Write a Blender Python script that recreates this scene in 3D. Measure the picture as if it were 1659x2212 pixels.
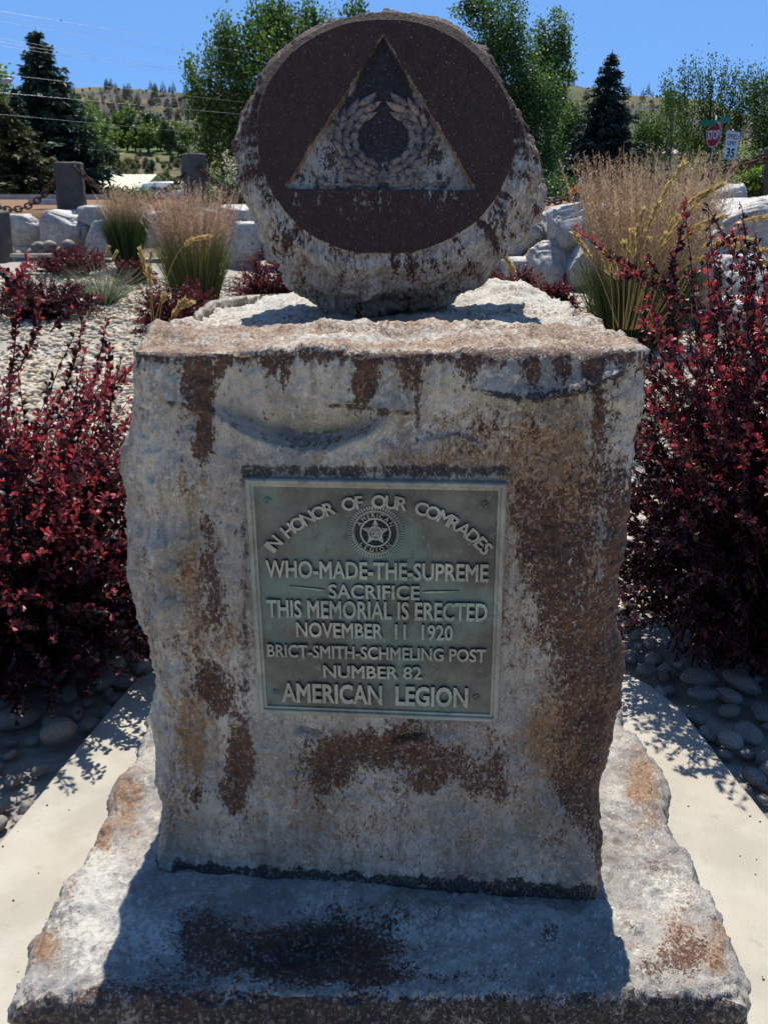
import bpy, math, random
import numpy as np
from mathutils import Vector, Matrix
R = math.radians
# ------------------------------------------------------------------ camera, sky, sun
SC = bpy.context.scene
for o in list(bpy.data.objects):
    bpy.data.objects.remove(o)
H = 1.45                      # eye height
PITCH = R(19.7)
cam = bpy.data.cameras.new("camera")
cam.sensor_fit = 'VERTICAL'; cam.sensor_height = 4.8; cam.sensor_width = 3.6; cam.lens = 4.15
cam.clip_start = 0.05; cam.clip_end = 6000
cam.dof.use_dof = True; cam.dof.focus_distance = 1.35; cam.dof.aperture_fstop = 2.6
camo = bpy.data.objects.new("camera", cam); SC.collection.objects.link(camo)
camo.location = (0, 0, H); camo.rotation_euler = (R(90) - PITCH, 0, 0)
SC.camera = camo
SUN_EL, SUN_AZ = R(64), R(2)   # sun stands behind the monument, azimuth from +Y towards +X
w = bpy.data.worlds.new("World"); SC.world = w; w.use_nodes = True
nt = w.node_tree; bg = nt.nodes['Background']
sky = nt.nodes.new('ShaderNodeTexSky'); sky.sky_type = 'NISHITA'; sky.sun_disc = False
sky.sun_elevation = SUN_EL; sky.sun_rotation = SUN_AZ
sky.altitude = 400; sky.air_density = 1.0; sky.dust_density = 0.0; sky.ozone_density = 3.0
tc = nt.nodes.new('ShaderNodeTexCoord'); va = nt.nodes.new('ShaderNodeVectorMath'); va.operation = 'ADD'; va.inputs[1].default_value = (0, 0, 0.35)
vn = nt.nodes.new('ShaderNodeVectorMath'); vn.operation = 'NORMALIZE'      # the clear high air of the valley: no white rim at the horizon
nt.links.new(tc.outputs['Generated'], va.inputs[0]); nt.links.new(va.outputs[0], vn.inputs[0]); nt.links.new(vn.outputs[0], sky.inputs[0])
hs = nt.nodes.new('ShaderNodeHueSaturation'); hs.inputs['Saturation'].default_value = 1.15
hs.inputs['Value'].default_value = 1.0
nt.links.new(sky.outputs[0], hs.inputs['Color']); nt.links.new(hs.outputs[0], bg.inputs['Color'])
bg.inputs['Strength'].default_value = 0.13
sl = bpy.data.lights.new("sun", 'SUN'); sl.energy = 4.6; sl.angle = R(0.5); sl.color = (1.0, 0.95, 0.87)
so = bpy.data.objects.new("sun", sl); SC.collection.objects.link(so)
sd = Vector((math.cos(SUN_EL) * math.sin(SUN_AZ), math.cos(SUN_EL) * math.cos(SUN_AZ), math.sin(SUN_EL)))
so.rotation_euler = sd.to_track_quat('Z', 'Y').to_euler(); so.location = sd * 50
SC.view_settings.view_transform = 'Standard'; SC.view_settings.look = 'None'
SC.view_settings.exposure = 0.42; SC.view_settings.gamma = 1.0
SC.cycles.max_bounces = 6; SC.cycles.diffuse_bounces = 3; SC.cycles.glossy_bounces = 2
SC.cycles.transmission_bounces = 4; SC.cycles.transparent_max_bounces = 6
SC.cycles.use_denoising = True
rng = np.random.default_rng(11)
# ------------------------------------------------------------------ helpers
F_, CX, CY = 1912.0, 829.5, 1106.0      # measured photograph: 1659 x 2212 units
sp_, cp_ = math.sin(PITCH), math.cos(PITCH)
def ray(px, py):
    x = (np.asarray(px, float) - CX) / F_; y = -(np.asarray(py, float) - CY) / F_
    return x, cp_ + y * sp_, -sp_ + y * cp_
def onY(px, py, Y):           # point of the photograph at distance Y
    a, b, c = ray(px, py); t = Y / b
    return np.stack([a * t, b * t, H + c * t], -1)
def onZ(px, py, z):           # point of the photograph on level z
    a, b, c = ray(px, py); t = (z - H) / c
    return np.stack([a * t, b * t, H + c * t], -1)
def proj(P):
    P = np.asarray(P, float); v = P - np.array([0, 0, H])
    d = v[..., 1] * cp_ - v[..., 2] * sp_; u = v[..., 1] * sp_ + v[..., 2] * cp_
    return CX + F_ * v[..., 0] / d, CY - F_ * u / d

_perm = np.random.default_rng(3).permutation(256); _perm = np.concatenate([_perm, _perm, _perm])
_g = np.random.default_rng(5).normal(size=(256, 3)); _g /= np.linalg.norm(_g, axis=1)[:, None]
def noise(p):
    p = np.asarray(p, float); i = np.floor(p).astype(int); f = p - i; i &= 255
    u = f * f * f * (f * (f * 6 - 15) + 10); r = 0
    for a in (0, 1):
        for b in (0, 1):
            for c in (0, 1):
                h = _perm[_perm[_perm[(i[:, 0] + a) & 255] + ((i[:, 1] + b) & 255)] + ((i[:, 2] + c) & 255)]
                gdot = (_g[h] * (f - (a, b, c))).sum(1)
                wgt = (u[:, 0] if a else 1 - u[:, 0]) * (u[:, 1] if b else 1 - u[:, 1]) * (u[:, 2] if c else 1 - u[:, 2])
                r = r + gdot * wgt
    return r * 1.5
def fbm(p, oct=4, rough=0.5, lac=2.03):
    p = np.asarray(p, float); a = 1.0; s = 0; t = 0
    for k in range(oct):
        s = s + a * noise(p + 17.3 * k); t += a; a *= rough; p = p * lac
    return s / t
def terrace(h, n):            # flaky steps
    q = h * n; f = q - np.floor(q)
    return (np.floor(q) + np.clip((f - 0.5) * 6 + 0.5, 0, 1)) / n
def sstep(a, b, x):
    t = np.clip((x - a) / (b - a), 0, 1); return t * t * (3 - 2 * t)

def mesh(name, V, Fc, mat=None, parent=None, smooth=True, loc=None, attr=None):
    """one mesh object from numpy vertices and faces (array n x k, or list of lists); loc = its origin"""
    V = np.asarray(V, np.float32).reshape(-1, 3)
    if loc is not None: V = V - np.asarray(loc, np.float32)
    m = bpy.data.meshes.new(name)
    if isinstance(Fc, np.ndarray):
        n, k = Fc.shape; li = Fc.astype(np.int32).ravel(); ls = np.arange(n, dtype=np.int32) * k; lt = np.full(n, k, np.int32)
    else:
        lt = np.array([len(q) for q in Fc], np.int32); n = len(lt)
        li = np.concatenate([np.asarray(q, np.int32) for q in Fc]) if n else np.zeros(0, np.int32)
        ls = np.concatenate([[0], np.cumsum(lt)[:-1]]).astype(np.int32)
    m.vertices.add(len(V)); m.vertices.foreach_set('co', V.ravel())
    m.loops.add(len(li)); m.loops.foreach_set('vertex_index', li)
    m.polygons.add(n); m.polygons.foreach_set('loop_start', ls); m.polygons.foreach_set('loop_total', lt)
    m.polygons.foreach_set('use_smooth', np.full(n, smooth, bool))
    m.update(calc_edges=True)
    if attr is not None:
        for an, av in attr.items():
            av = np.asarray(av, np.float32)
            if av.shape[1] == 3: av = np.concatenate([av, np.ones((len(av), 1), np.float32)], 1)
            a = m.attributes.new(an, 'FLOAT_COLOR', 'POINT'); a.data.foreach_set('color', np.ascontiguousarray(av).ravel())
    if mat is not None: m.materials.append(mat)
    o = bpy.data.objects.new(name, m); SC.collection.objects.link(o)
    if loc is not None and parent is None: o.location = loc
    if parent is not None:
        o.parent = parent
        if loc is not None: o.location = Vector(loc) - parent_loc(parent)
    return o
def parent_loc(p):
    v = Vector(p.location)
    while p.parent is not None: p = p.parent; v += Vector(p.location)
    return v
def part(name, V, Fc, mat, parent, **k):        # part given in world coordinates, stored in its thing's frame
    return mesh(name, np.asarray(V, float) - np.array(parent_loc(parent)), Fc, mat, parent, **k)
def tag(o, label, cat=None, group=None, kind=None):
    if label: o['label'] = label
    if cat: o['category'] = cat
    if group: o['group'] = group
    if kind: o['kind'] = kind
    return o
def thing(name, label, cat, loc, group=None):
    o = bpy.data.objects.new(name, None); SC.collection.objects.link(o); o.location = loc; o.empty_display_size = 0.2
    return tag(o, label, cat, group, 'thing')
def copy_tree(o, parent=None):
    c = o.copy(); SC.collection.objects.link(c); c.parent = parent
    for ch in list(o.children): copy_tree(ch, c)
    return c
class MB:                                       # collects pieces of one mesh
    def __init__(s): s.v = []; s.f = []; s.a = []; s.n = 0
    def add(s, V, Fc, col=None):
        V = np.asarray(V, float).reshape(-1, 3)
        s.v.append(V); s.f += [[i + s.n for i in q] for q in (Fc.tolist() if isinstance(Fc, np.ndarray) else Fc)]; s.n += len(V)
        s.a.append(np.tile(np.asarray(col if col is not None else (1, 1, 1, 1), float), (len(V), 1)) if np.ndim(col) < 2 else np.asarray(col))
        return s
    def box(s, c, d, M=None, col=None):
        c = np.array(c, float); d = np.array(d, float) / 2
        V = np.array([[x, y, z] for x in (-1, 1) for y in (-1, 1) for z in (-1, 1)]) * d
        if M is not None: V = V @ np.array(M).T
        return s.add(V + c, [[0, 1, 3, 2], [4, 6, 7, 5], [0, 4, 5, 1], [2, 3, 7, 6], [0, 2, 6, 4], [1, 5, 7, 3]], col)
    def tube(s, P, r, k=8, col=None, cap=True):
        P = np.asarray(P, float); n = len(P); r = np.broadcast_to(np.asarray(r, float), (n,))
        T = np.gradient(P, axis=0); T /= np.linalg.norm(T, axis=1)[:, None] + 1e-12
        ref = np.array([0, 0, 1.0]) if abs(T[0][2]) < 0.9 else np.array([1.0, 0, 0])
        V = []
        for i in range(n):
            a = np.cross(T[i], ref); a /= np.linalg.norm(a) + 1e-12; b = np.cross(T[i], a)
            ang = np.arange(k) * 2 * np.pi / k
            V.append(P[i] + r[i] * (np.cos(ang)[:, None] * a + np.sin(ang)[:, None] * b))
        V = np.concatenate(V); Q = []
        for i in range(n - 1):
            for j in range(k):
                Q.append([i * k + j, i * k + (j + 1) % k, (i + 1) * k + (j + 1) % k, (i + 1) * k + j])
        if cap: Q.append(list(range(k))[::-1]); Q.append([(n - 1) * k + j for j in range(k)])
        return s.add(V, Q, col)
    def build(s, name, mat, parent=None, smooth=True, loc=None, col=False):
        V = np.concatenate(s.v); at = {'col': np.concatenate(s.a)[:, :4]} if col else None
        if parent is not None: return part(name, V, s.f, mat, parent, smooth=smooth, attr=at)
        return mesh(name, V, s.f, mat, None, smooth, loc, at)

# ------------------------------------------------------------------ materials
def new_mat(name):
    m = bpy.data.materials.new(name); m.use_nodes = True
    return m, m.node_tree, m.node_tree.nodes['Principled BSDF']
def nd(t, typ, **kw):
    n = t.nodes.new(typ)
    for k, v in kw.items():
        if hasattr(n, k): setattr(n, k, v)
        else: n.inputs[k].default_value = v
    return n
def nz_(t, scale, detail=5, rough=0.6, vec=None, dist=0.0):
    n = nd(t, 'ShaderNodeTexNoise'); n.inputs['Scale'].default_value = scale; n.inputs['Detail'].default_value = detail
    n.inputs['Roughness'].default_value = rough; n.inputs['Distortion'].default_value = dist
    if vec is not None: t.links.new(vec, n.inputs['Vector'])
    return n.outputs['Fac']
def mth(t, op, a, b=None, c=None):
    n = nd(t, 'ShaderNodeMath', operation=op)
    for i, q in enumerate((a, b, c)):
        if q is None: continue
        if isinstance(q, (int, float)): n.inputs[i].default_value = q
        else: t.links.new(q, n.inputs[i])
    return n.outputs[0]
def ramp01(t, x, a, b):
    n = nd(t, 'ShaderNodeMapRange', interpolation_type='SMOOTHSTEP'); t.links.new(x, n.inputs['Value'])
    n.inputs['From Min'].default_value = a; n.inputs['From Max'].default_value = b
    return n.outputs[0]
def mixc(t, fac, a, b):
    n = nd(t, 'ShaderNodeMix', data_type='RGBA')
    for i, q in ((0, fac), (6, a), (7, b)):
        if isinstance(q, (int, float)): n.inputs[i].default_value = q
        elif isinstance(q, tuple): n.inputs[i].default_value = (*q[:3], 1)
        else: t.links.new(q, n.inputs[i])
    return n.outputs[2]
def coords(t, scale=None):
    c = nd(t, 'ShaderNodeTexCoord').outputs['Object']
    if scale is not None:
        mp = nd(t, 'ShaderNodeMapping'); mp.inputs['Scale'].default_value = scale; t.links.new(c, mp.inputs['Vector']); c = mp.outputs[0]
    return c
def bump(t, bs, h, strength, dist):
    b = nd(t, 'ShaderNodeBump'); b.inputs['Strength'].default_value = strength; b.inputs['Distance'].default_value = dist
    t.links.new(h, b.inputs['Height']); t.links.new(b.outputs[0], bs.inputs['Normal']); return b
def simple_mat(name, col, rough=0.6, metal=0.0, var=0.25, scale=8.0, bmp=0.0, spec=0.5, bscale=None):
    m, t, bs = new_mat(name); c = coords(t)
    n = nz_(t, scale, 5, 0.6, c)
    dark = tuple(x * (1 - var) for x in col); lite = tuple(min(1, x * (1 + var)) for x in col)
    t.links.new(mixc(t, ramp01(t, n, 0.3, 0.7), dark, lite), bs.inputs['Base Color'])
    bs.inputs['Roughness'].default_value = rough; bs.inputs['Metallic'].default_value = metal
    bs.inputs['Specular IOR Level'].default_value = spec
    if bmp: bump(t, bs, nz_(t, bscale or scale * 6, 6, 0.65, c), bmp, 0.01)
    return m
def stone_mat(name, base=(0.30, 0.267, 0.21), lite=(0.60, 0.54, 0.435), blue=(0.225, 0.215, 0.195), grain=70.0, bmp=0.9, streak=0.5, rough0=0.30, rustA=(0.030, 0.0115, 0.006), rustB=(0.120, 0.045, 0.016), flecks=0.0):
    """weathered quartzite; vertex fields say where it is rusty (R), ochre (G), blackened, incl. painted shade (B), chalky, incl. painted light (A)"""
    m, t, bs = new_mat(name); c = coords(t); cs = coords(t, (1, 1, streak))
    at = nd(t, 'ShaderNodeAttribute', attribute_name='stain_shade')
    se = nd(t, 'ShaderNodeSeparateColor'); t.links.new(at.outputs['Color'], se.inputs[0])
    def mixn(a, b, k): return mth(t, 'ADD', mth(t, 'MULTIPLY', a, k), mth(t, 'MULTIPLY', b, 1 - k))
    fine = nz_(t, grain * 2.6, 6, 0.75, coords(t, (1, 1, 0.5 * streak + 0.25))); broad = nz_(t, grain * 0.36, 6, 0.68, cs, 0.3); fine2 = nz_(t, grain * 1.5, 7, 0.74, cs, 0.5)
    mid = nz_(t, 10, 7, 0.68, cs); big = nz_(t, 3.2, 5, 0.55, c); tiny = nz_(t, grain * 5.5, 3, 0.6, c)
    spk = mixn(fine, broad, 0.62)
    col = mixc(t, ramp01(t, mid, 0.36, 0.64), base, lite)
    col = mixc(t, mth(t, 'MULTIPLY', ramp01(t, big, 0.47, 0.66), 0.7), col, blue)
    col = mixc(t, mth(t, 'MULTIPLY', ramp01(t, fine2, 0.48, 0.66), 0.75), col, tuple(x * 0.42 for x in base))
    col = mixc(t, mth(t, 'MULTIPLY', ramp01(t, nz_(t, grain * .8, 8, .75, c), 0.54, 0.68), 0.7), col, tuple(min(1, x * 1.25) for x in lite))
    col = mixc(t, mth(t, 'MULTIPLY', ramp01(t, tiny, 0.51, 0.62), 0.32), col, (0.09, 0.08, 0.065))
    fl_ = mth(t, 'MULTIPLY', ramp01(t, nz_(t, grain * 2.4, 4, 0.7, c), 0.535, 0.60), ramp01(t, broad, 0.34, 0.56))
    def layer(col, fld, nse, colA, colB, amp, a=0.42, b=0.6, op=1.0):
        x = mth(t, 'MULTIPLY_ADD', mth(t, 'SUBTRACT', nse, 0.5), amp, fld)
        return mixc(t, mth(t, 'MULTIPLY', ramp01(t, x, a, b), op), col, mixc(t, ramp01(t, fine2, 0.36, 0.62), colA, colB))
    run = nz_(t, 46, 4, .6, coords(t, (1, 1, .10)), .2); col = mixc(t, mth(t, 'MULTIPLY', ramp01(t, run, .52, .66), .42), col, (0.16, 0.105, 0.055))
    col = layer(col, at.outputs['Alpha'], fine2, (0.50, 0.47, 0.40), (0.64, 0.61, 0.53), 2.2, 0.42, 0.85, 0.8)
    col = layer(col, se.outputs[1], spk, (0.155, 0.070, 0.020), (0.29, 0.140, 0.040), 4.0, 0.25, 0.75, 0.85)
    col = layer(col, se.outputs[0], spk, rustA, rustB, 4.2, 0.42, 0.60, 0.97)
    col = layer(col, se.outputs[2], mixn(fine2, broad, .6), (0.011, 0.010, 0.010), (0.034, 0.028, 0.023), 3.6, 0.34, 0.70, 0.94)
    col = mixc(t, mth(t, 'MULTIPLY', fl_, 0.34 if not flecks else 0.0), col, tuple(x * 1.05 for x in lite))
    if flecks: col = mixc(t, mth(t, 'MULTIPLY', ramp01(t, nz_(t, 230, 3, .7, c), 0.62, 0.68), flecks), col, (0.30, 0.26, 0.23))
    t.links.new(col, bs.inputs['Base Color'])
    t.links.new(mth(t, 'MULTIPLY_ADD', fine, 0.5, rough0), bs.inputs['Roughness'])
    bs.inputs['Specular IOR Level'].default_value = 0.45
    bump(t, bs, mth(t, 'MULTIPLY_ADD', tiny, 0.35, mixn(fine, nz_(t, grain, 9, .72, c), .4)), bmp, 0.006)
    return m
def gauss(px, py, cx, cy, sx, sy): return np.exp(-((px - cx) / sx) ** 2 - ((py - cy) / sy) ** 2)
def boxf(px, py, x0, x1, y0, y1, s=14.0):
    return sstep(-s, s, px - x0) * sstep(-s, s, x1 - px) * sstep(-s, s, py - y0) * sstep(-s, s, y1 - py)
def polyy(px, pts):            # height of a polyline over px
    pts = np.array(pts, float); return np.interp(px, pts[:, 0], pts[:, 1])
def ledge(px, py, pts, depth, up, dn=2.0):
    """the rock above the line stands proud by depth and fades out over `up` units above it; fades at its ends"""
    pts = np.array(pts, float); yl = np.interp(px, pts[:, 0], pts[:, 1]); s = yl - py
    e = sstep(pts[0, 0] - 5, pts[0, 0] + 0.25 * (pts[-1, 0] - pts[0, 0]), px) * sstep(pts[-1, 0] + 5, pts[-1, 0] - 0.25 * (pts[-1, 0] - pts[0, 0]), px)
    return depth * e * sstep(-dn, dn, s) * np.exp(-np.clip(s, 0, None) / up)

def lattice_box(nx, ny, nz):
    """welded surface lattice of the unit cube -> points n x 3 in 0..1 and quads"""
    idx = {}; 
    P = []; Q = []
    def face(u, v, fn):
        U, W = np.meshgrid(np.arange(u + 1), np.arange(v + 1), indexing='ij')
        return fn(U, W)
    n1, n2, n3 = nx + 1, ny + 1, nz + 1
    key = lambda i, j, k: (i * n2 + j) * n3 + k
    qs = []
    def grid(K):
        a = K[:-1, :-1].ravel(); b = K[1:, :-1].ravel(); c = K[1:, 1:].ravel(); d = K[:-1, 1:].ravel()
        return np.stack([a, b, c, d], 1)
    I, Kk = np.meshgrid(np.arange(n1), np.arange(n3), indexing='ij')
    qs.append(grid(key(I, 0 * I, Kk))); qs.append(grid(key(I, 0 * I + ny, Kk))[:, ::-1])
    I, J = np.meshgrid(np.arange(n1), np.arange(n2), indexing='ij')
    qs.append(grid(key(I, J, 0 * I + nz))); qs.append(grid(key(I, J, 0 * I))[:, ::-1])
    J, Kk = np.meshgrid(np.arange(n2), np.arange(n3), indexing='ij')
    qs.append(grid(key(0 * J, J, Kk))[:, ::-1]); qs.append(grid(key(0 * J + nx, J, Kk)))
    q = np.concatenate(qs); u, inv = np.unique(q, return_inverse=True); inv = inv.reshape(q.shape)
    k = u % n3; j = (u // n3) % n2; i = u // (n3 * n2)
    return np.stack([i / nx, j / ny, k / nz], 1), inv
def vnormals(V, Q):
    a, b, c, d = (V[Q[:, i]] for i in range(4)); n = np.cross(c - a, d - b)
    N = np.zeros_like(V)
    for i in range(4): np.add.at(N, Q[:, i], n)
    return N / (np.linalg.norm(N, axis=1)[:, None] + 1e-12)
def round_corner(A, B, r):
    """A, B: distances from two meeting sides (0 on the side); squash the square corner of size r to a quarter round"""
    m = (A < r) & (B < r); va = r - A; vb = r - B
    L = np.sqrt(va ** 2 + vb ** 2) + 1e-9; mx = np.maximum(va, vb)
    s = np.where(m, mx / L, 1.0)
    return np.where(m, r - va * s, A), np.where(m, r - vb * s, B)
# ------------------------------------------------------------------ the memorial block
TP = math.tan(R(-5.0))
def front_y(x): return 1.25 + x * TP
M_block = stone_mat('weathered_stone')
def build_block():
    z0, zt = 0.302, 1.243; depth = 0.80
    L = [(285, 758), (276, 860), (264, 960), (246, 1002), (241, 1090), (248, 1180), (258, 1260), (274, 1390), (292, 1435), (303, 1520), (306, 1610), (326, 1725), (338, 1765), (342, 1885)]
    Rr = [(1400, 764), (1399, 830), (1386, 950), (1366, 1100), (1356, 1200), (1350, 1340), (1361, 1420), (1359, 1480), (1338, 1640), (1332, 1700), (1312, 1745), (1296, 1850), (1284, 1940)]
    def prof(pts, back):
        P = np.array([onY(px, py, back) for px, py in pts]); o = np.argsort(P[:, 2]); return P[o, 2], P[o, 0]
    zl, xl_ = prof(L, 1.29); zr, xr_ = prof(Rr, 1.225)
    p, Q = lattice_box(240, 120, 290)
    a, b, c = p.T; z = z0 + c * (zt - z0)
    xl = np.interp(z, zl, xl_); xr = np.interp(z, zr, xr_)
    W = xr - xl; A = a * W; B = b * depth
    hz = (z - z0) / (zt - z0)
    rl = 0.012 + 0.075 * sstep(0.0, 0.25, hz) * sstep(1.0, 0.78, hz)
    rr = 0.010 + 0.060 * sstep(0.02, 0.2, hz) * sstep(0.85, 0.55, hz)
    A1, B1 = round_corner(A, B, rl)                                   # front left
    A2, B2 = round_corner(W - A1, B1, rr); A1 = W - A2; B1 = B2       # front right
    A3, B3 = round_corner(A1, depth - B1, 0.20 + 0 * z); A1 = A3; B1 = depth - B3
    A4, B4 = round_corner(W - A1, depth - B1, 0.13 + 0 * z); A1 = W - A4; B1 = depth - B4
    x = xl + A1; y = front_y(x) + B1
    Z = z - z0
    # top front edge
    bb, zz = round_corner(B1, (zt - z), 0.014 + 0 * z); y = front_y(x) + bb; z = zt - zz
    V = np.stack([x, y, z], 1); N = vnormals(V, Q)
    fr = np.clip(-N[:, 1], 0, 1) ** 1.5; tp = np.clip(N[:, 2], 0, 1) ** 1.5; sd_ = np.clip(np.abs(N[:, 0]), 0, 1)
    px, py = proj(V)
    # keep plaque seat flat
    seat = boxf(px, py, 527, 1108, 1020, 1564, 10) * fr; wide = boxf(px, py, 500, 1134, 1000, 1590, 55) * fr
    rough = 1 - 0.90 * wide - 0.08 * seat
    n1 = fbm(V * 3.2 + 4, 4, 0.5); n2 = fbm(V * 9 + 9, 4, 0.55); n3 = fbm(V * 32, 4, 0.6); n4 = fbm(V * 95, 3, 0.6)
    fl = terrace(fbm(V * np.array([4.0, 4.0, 5.0]) + 31, 5, 0.55), 9)
    ve = fbm(V * np.array([22.0, 22.0, 6.0]) + 3, 4, 0.55)
    d = rough * ((0.016 * n1 + 0.012 * n2) * (1 - .55 * sd_) + 0.0065 * n3 + 0.0028 * n4) * (0.60 + 0.15 * sd_ + 0.5 * tp)
    d += rough * fr * 0.030 * fl
    d += rough * fr * 0.014 * terrace(fbm(V * np.array([9.0, 9.0, 12.0]) + 61, 5, 0.6), 7)
    d += sd_ * (0.008 * ve + 0.018 * fl + .016 * terrace(fbm(V * np.array([12., 12., 7.]) + 5, 4, .6), 6))
    lf = sstep(520, 330, px) * sstep(960, 1080, py) * fr + .35 * sd_; cl = terrace(fbm(V * np.array([15., 15., 3.2]) + 8, 5, .55), 8); d += 0.034 * cl * lf * (1 - wide)
    # named relief of the front
    scoop = [(440, 872), (500, 915), (570, 952), (650, 972), (720, 966), (790, 938), (840, 900)]
    ys = polyy(px, scoop); s = ys - py
    e = sstep(425, 520, px) * sstep(850, 770, px)
    sc = e * sstep(-6, 8, s) * np.exp(-np.clip(s, 0, None) / 80.0) * fr
    d -= 0.052 * sc
    d += fr * ledge(px, py, [(1005, 838), (1060, 846), (1130, 857), (1180, 852), (1250, 836), (1320, 812), (1385, 782)], 0.040, 75)
    d += fr * ledge(px, py, [(690, 868), (740, 872), (790, 878), (840, 885), (930, 890)], 0.020, 45)
    d += fr * ledge(px, py, [(350, 868), (400, 876), (440, 886)], 0.018, 35)
    d -= fr * ledge(px, py, [(880, 965), (930, 950), (990, 940), (1060, 965)], 0.008, 40)
    for (x0, y0, x1, y1, dep) in ((630, 1575, 705, 1592, 0.016), (835, 1603, 935, 1582, 0.018), (930, 1580, 990, 1584, 0.007)):
        tt = np.clip((px - x0) / (x1 - x0), 0, 1); yl = y0 + (y1 - y0) * tt; ends = sstep(0, 0.25, tt) * sstep(1, 0.75, tt)
        d -= fr * dep * ends * np.exp(-((py - yl) / 7.5) ** 2) * (px > x0) * (px < x1)
    for pts, dep, up in (([(600, 1668), (660, 1672), (720, 1690), (760, 1720)], 0.007, -40), ([(440, 1738), (500, 1792), (540, 1785), (575, 1775)], 0.006, 30),
                         ([(840, 1700), (900, 1735), (980, 1708), (1060, 1718), (1160, 1745)], 0.008, 45), ([(980, 1835), (1020, 1850), (1080, 1812), (1140, 1796), (1240, 1810)], 0.008, 45),
                         ([(930, 1892), (990, 1872), (1060, 1880), (1150, 1862), (1250, 1868)], 0.006, 30), ([(640, 1820), (700, 1850), (770, 1880)], 0.005, 30)):
        if up > 0: d += fr * ledge(px, py, pts, dep, up)
        else: d -= fr * ledge(px, py, pts, dep, -up)
    # fracture facet low on the right, chamfer on the left
    fac = px * 0.52 + py - (1340 * 0.52 + 1450); d -= fr * 0.022 * sstep(0, 90, fac) * boxf(px, py, 1150, 1420, 1380, 1720, 40)
    d -= fr * 0.018 * sstep(400, 290, px + 22 * np.sin(py / 60.0) + 18 * np.sin(py / 23.0)) * boxf(px, py, 200, 520, 1000, 1880, 50)
    d = d * (1 - seat) - 0.0015 * seat
    # shelf on top: hollow where the round stone stands, broken back, loose flakes
    X, Y_ = V[:, 0], V[:, 1]
    hol = np.exp(-(((X + 0.0) / 0.30) ** 4) - (((Y_ - 1.71) / 0.17) ** 4)); d -= tp * 0.026 * hol
    d += tp * (0.012 * (0.6 + np.sin(X * 13 + 1)) * np.exp(-((Y_ - 1.46 - 0.04 * np.sin(X * 9)) / 0.06) ** 2) - 0.030 * np.exp(-((X - .02) / .05) ** 2 - ((Y_ - 1.40) / .09) ** 2) + 0.030 * np.exp(-((X - 0.27) / 0.10) ** 2 - ((Y_ - 1.99) / 0.08) ** 2))
    d += tp * (0.010 * fbm(V * np.array([5.0, 14.0, 9.0]) + 3, 4, 0.6) + 0.034 * terrace(fbm(V * np.array([4.5, 10.0, 4.0]) + 77, 5, 0.58), 8))
    d += tp * (-0.02 * sstep(-0.16, -0.36, X) * sstep(1.45, 1.7, Y_))
    V = V + N * d[:, None]
    px, py = proj(V)
    # --- where it is stained, and where relief shade is painted in
    st = np.zeros((len(V), 4)); G = gauss
    rust = 0; och = 0; blk = 0; chalk = 0
    wob = 26 * fbm(np.stack([px / 46, py / 70, 0 * px], 1), 5, .6); qx = px + wob; qy = py + 30 * fbm(np.stack([px / 30, py / 60, 0 * px + 9], 1), 5, .6)
    strk = fbm(np.stack([px / 17, py / 130, 0 * px], 1), 3, 0.6)
    for (cx, wd, y1, am) in ((300, 26, 800, .42), (345, 22, 800, .36), (425, 27, 905, 1.0), (440, 24, 1010, .72), (474, 17, 835, .8), (540, 26, 800, .5), (585, 24, 830, .62), (610, 14, 850, .6), (655, 30, 800, .45), (715, 20, 790, .4),
                             (785, 25, 885, .95), (815, 13, 840, .55), (890, 22, 850, .8), (905, 9, 950, .5), (965, 20, 800, .5), (1010, 25, 815, .6), (1065, 25, 810, .65), (1130, 12, 840, .55), (1150, 22, 850, .6),
                             (1215, 18, 830, .7), (1285, 24, 850, .85), (1290, 15, 960, .62), (1345, 28, 800, .6), (1375, 14, 850, .45)):
        rust = np.maximum(rust, am * np.exp(-((qx - cx) / wd) ** 2) * sstep(y1 + 30, y1 - 60, py))
    rust = np.maximum(rust, 0.62 * sstep(800, 762, py + 30 * strk))
    rust = rust * fr
    def R_(cx, cy, sx, sy, am):
        nonlocal rust; rust = rust + fr * am * G(qx, qy, cx, cy, sx, sy)
    def O_(cx, cy, sx, sy, am):
        nonlocal och; och = och + fr * am * G(qx, qy, cx, cy, sx, sy)
    def K_(cx, cy, sx, sy, am):
        nonlocal blk; blk = blk + fr * am * G(qx, qy, cx, cy, sx, sy)
    for q in ((1190, 1180, 70, 130, .50), (1150, 1120, 45, 90, .3), (1290, 1050, 60, 200, .28), (1340, 1250, 30, 300, .45), (1345, 1550, 35, 250, .6), (1230, 1330, 80, 130, .36), (1280, 1420, 60, 70, .42), (1260, 1520, 70, 90, .30),
              (1270, 1640, 55, 110, .44), (1240, 1720, 50, 60, .44), (470, 1500, 38, 60, .58), (445, 1455, 25, 40, .4), (520, 1640, 30, 85, .75), (505, 1720, 30, 40, .45), (430, 1710, 22, 40, .42), (720, 1640, 70, 45, .62), (700, 1690, 40, 30, .42), (800, 1610, 90, 35, .42),
              (880, 1600, 60, 45, .5), (960, 1650, 80, 40, .5), (910, 1700, 40, 25, .5), (1040, 1700, 55, 40, .35), (1080, 1640, 25, 60, .3), (455, 1240, 25, 110, .38), (445, 1120, 18, 50, .32), (470, 1330, 30, 60, .25), (1100, 1030, 40, 60, .18), (590, 880, 40, 50, .15), (1050, 930, 70, 50, .14)):
        R_(*q)
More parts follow.
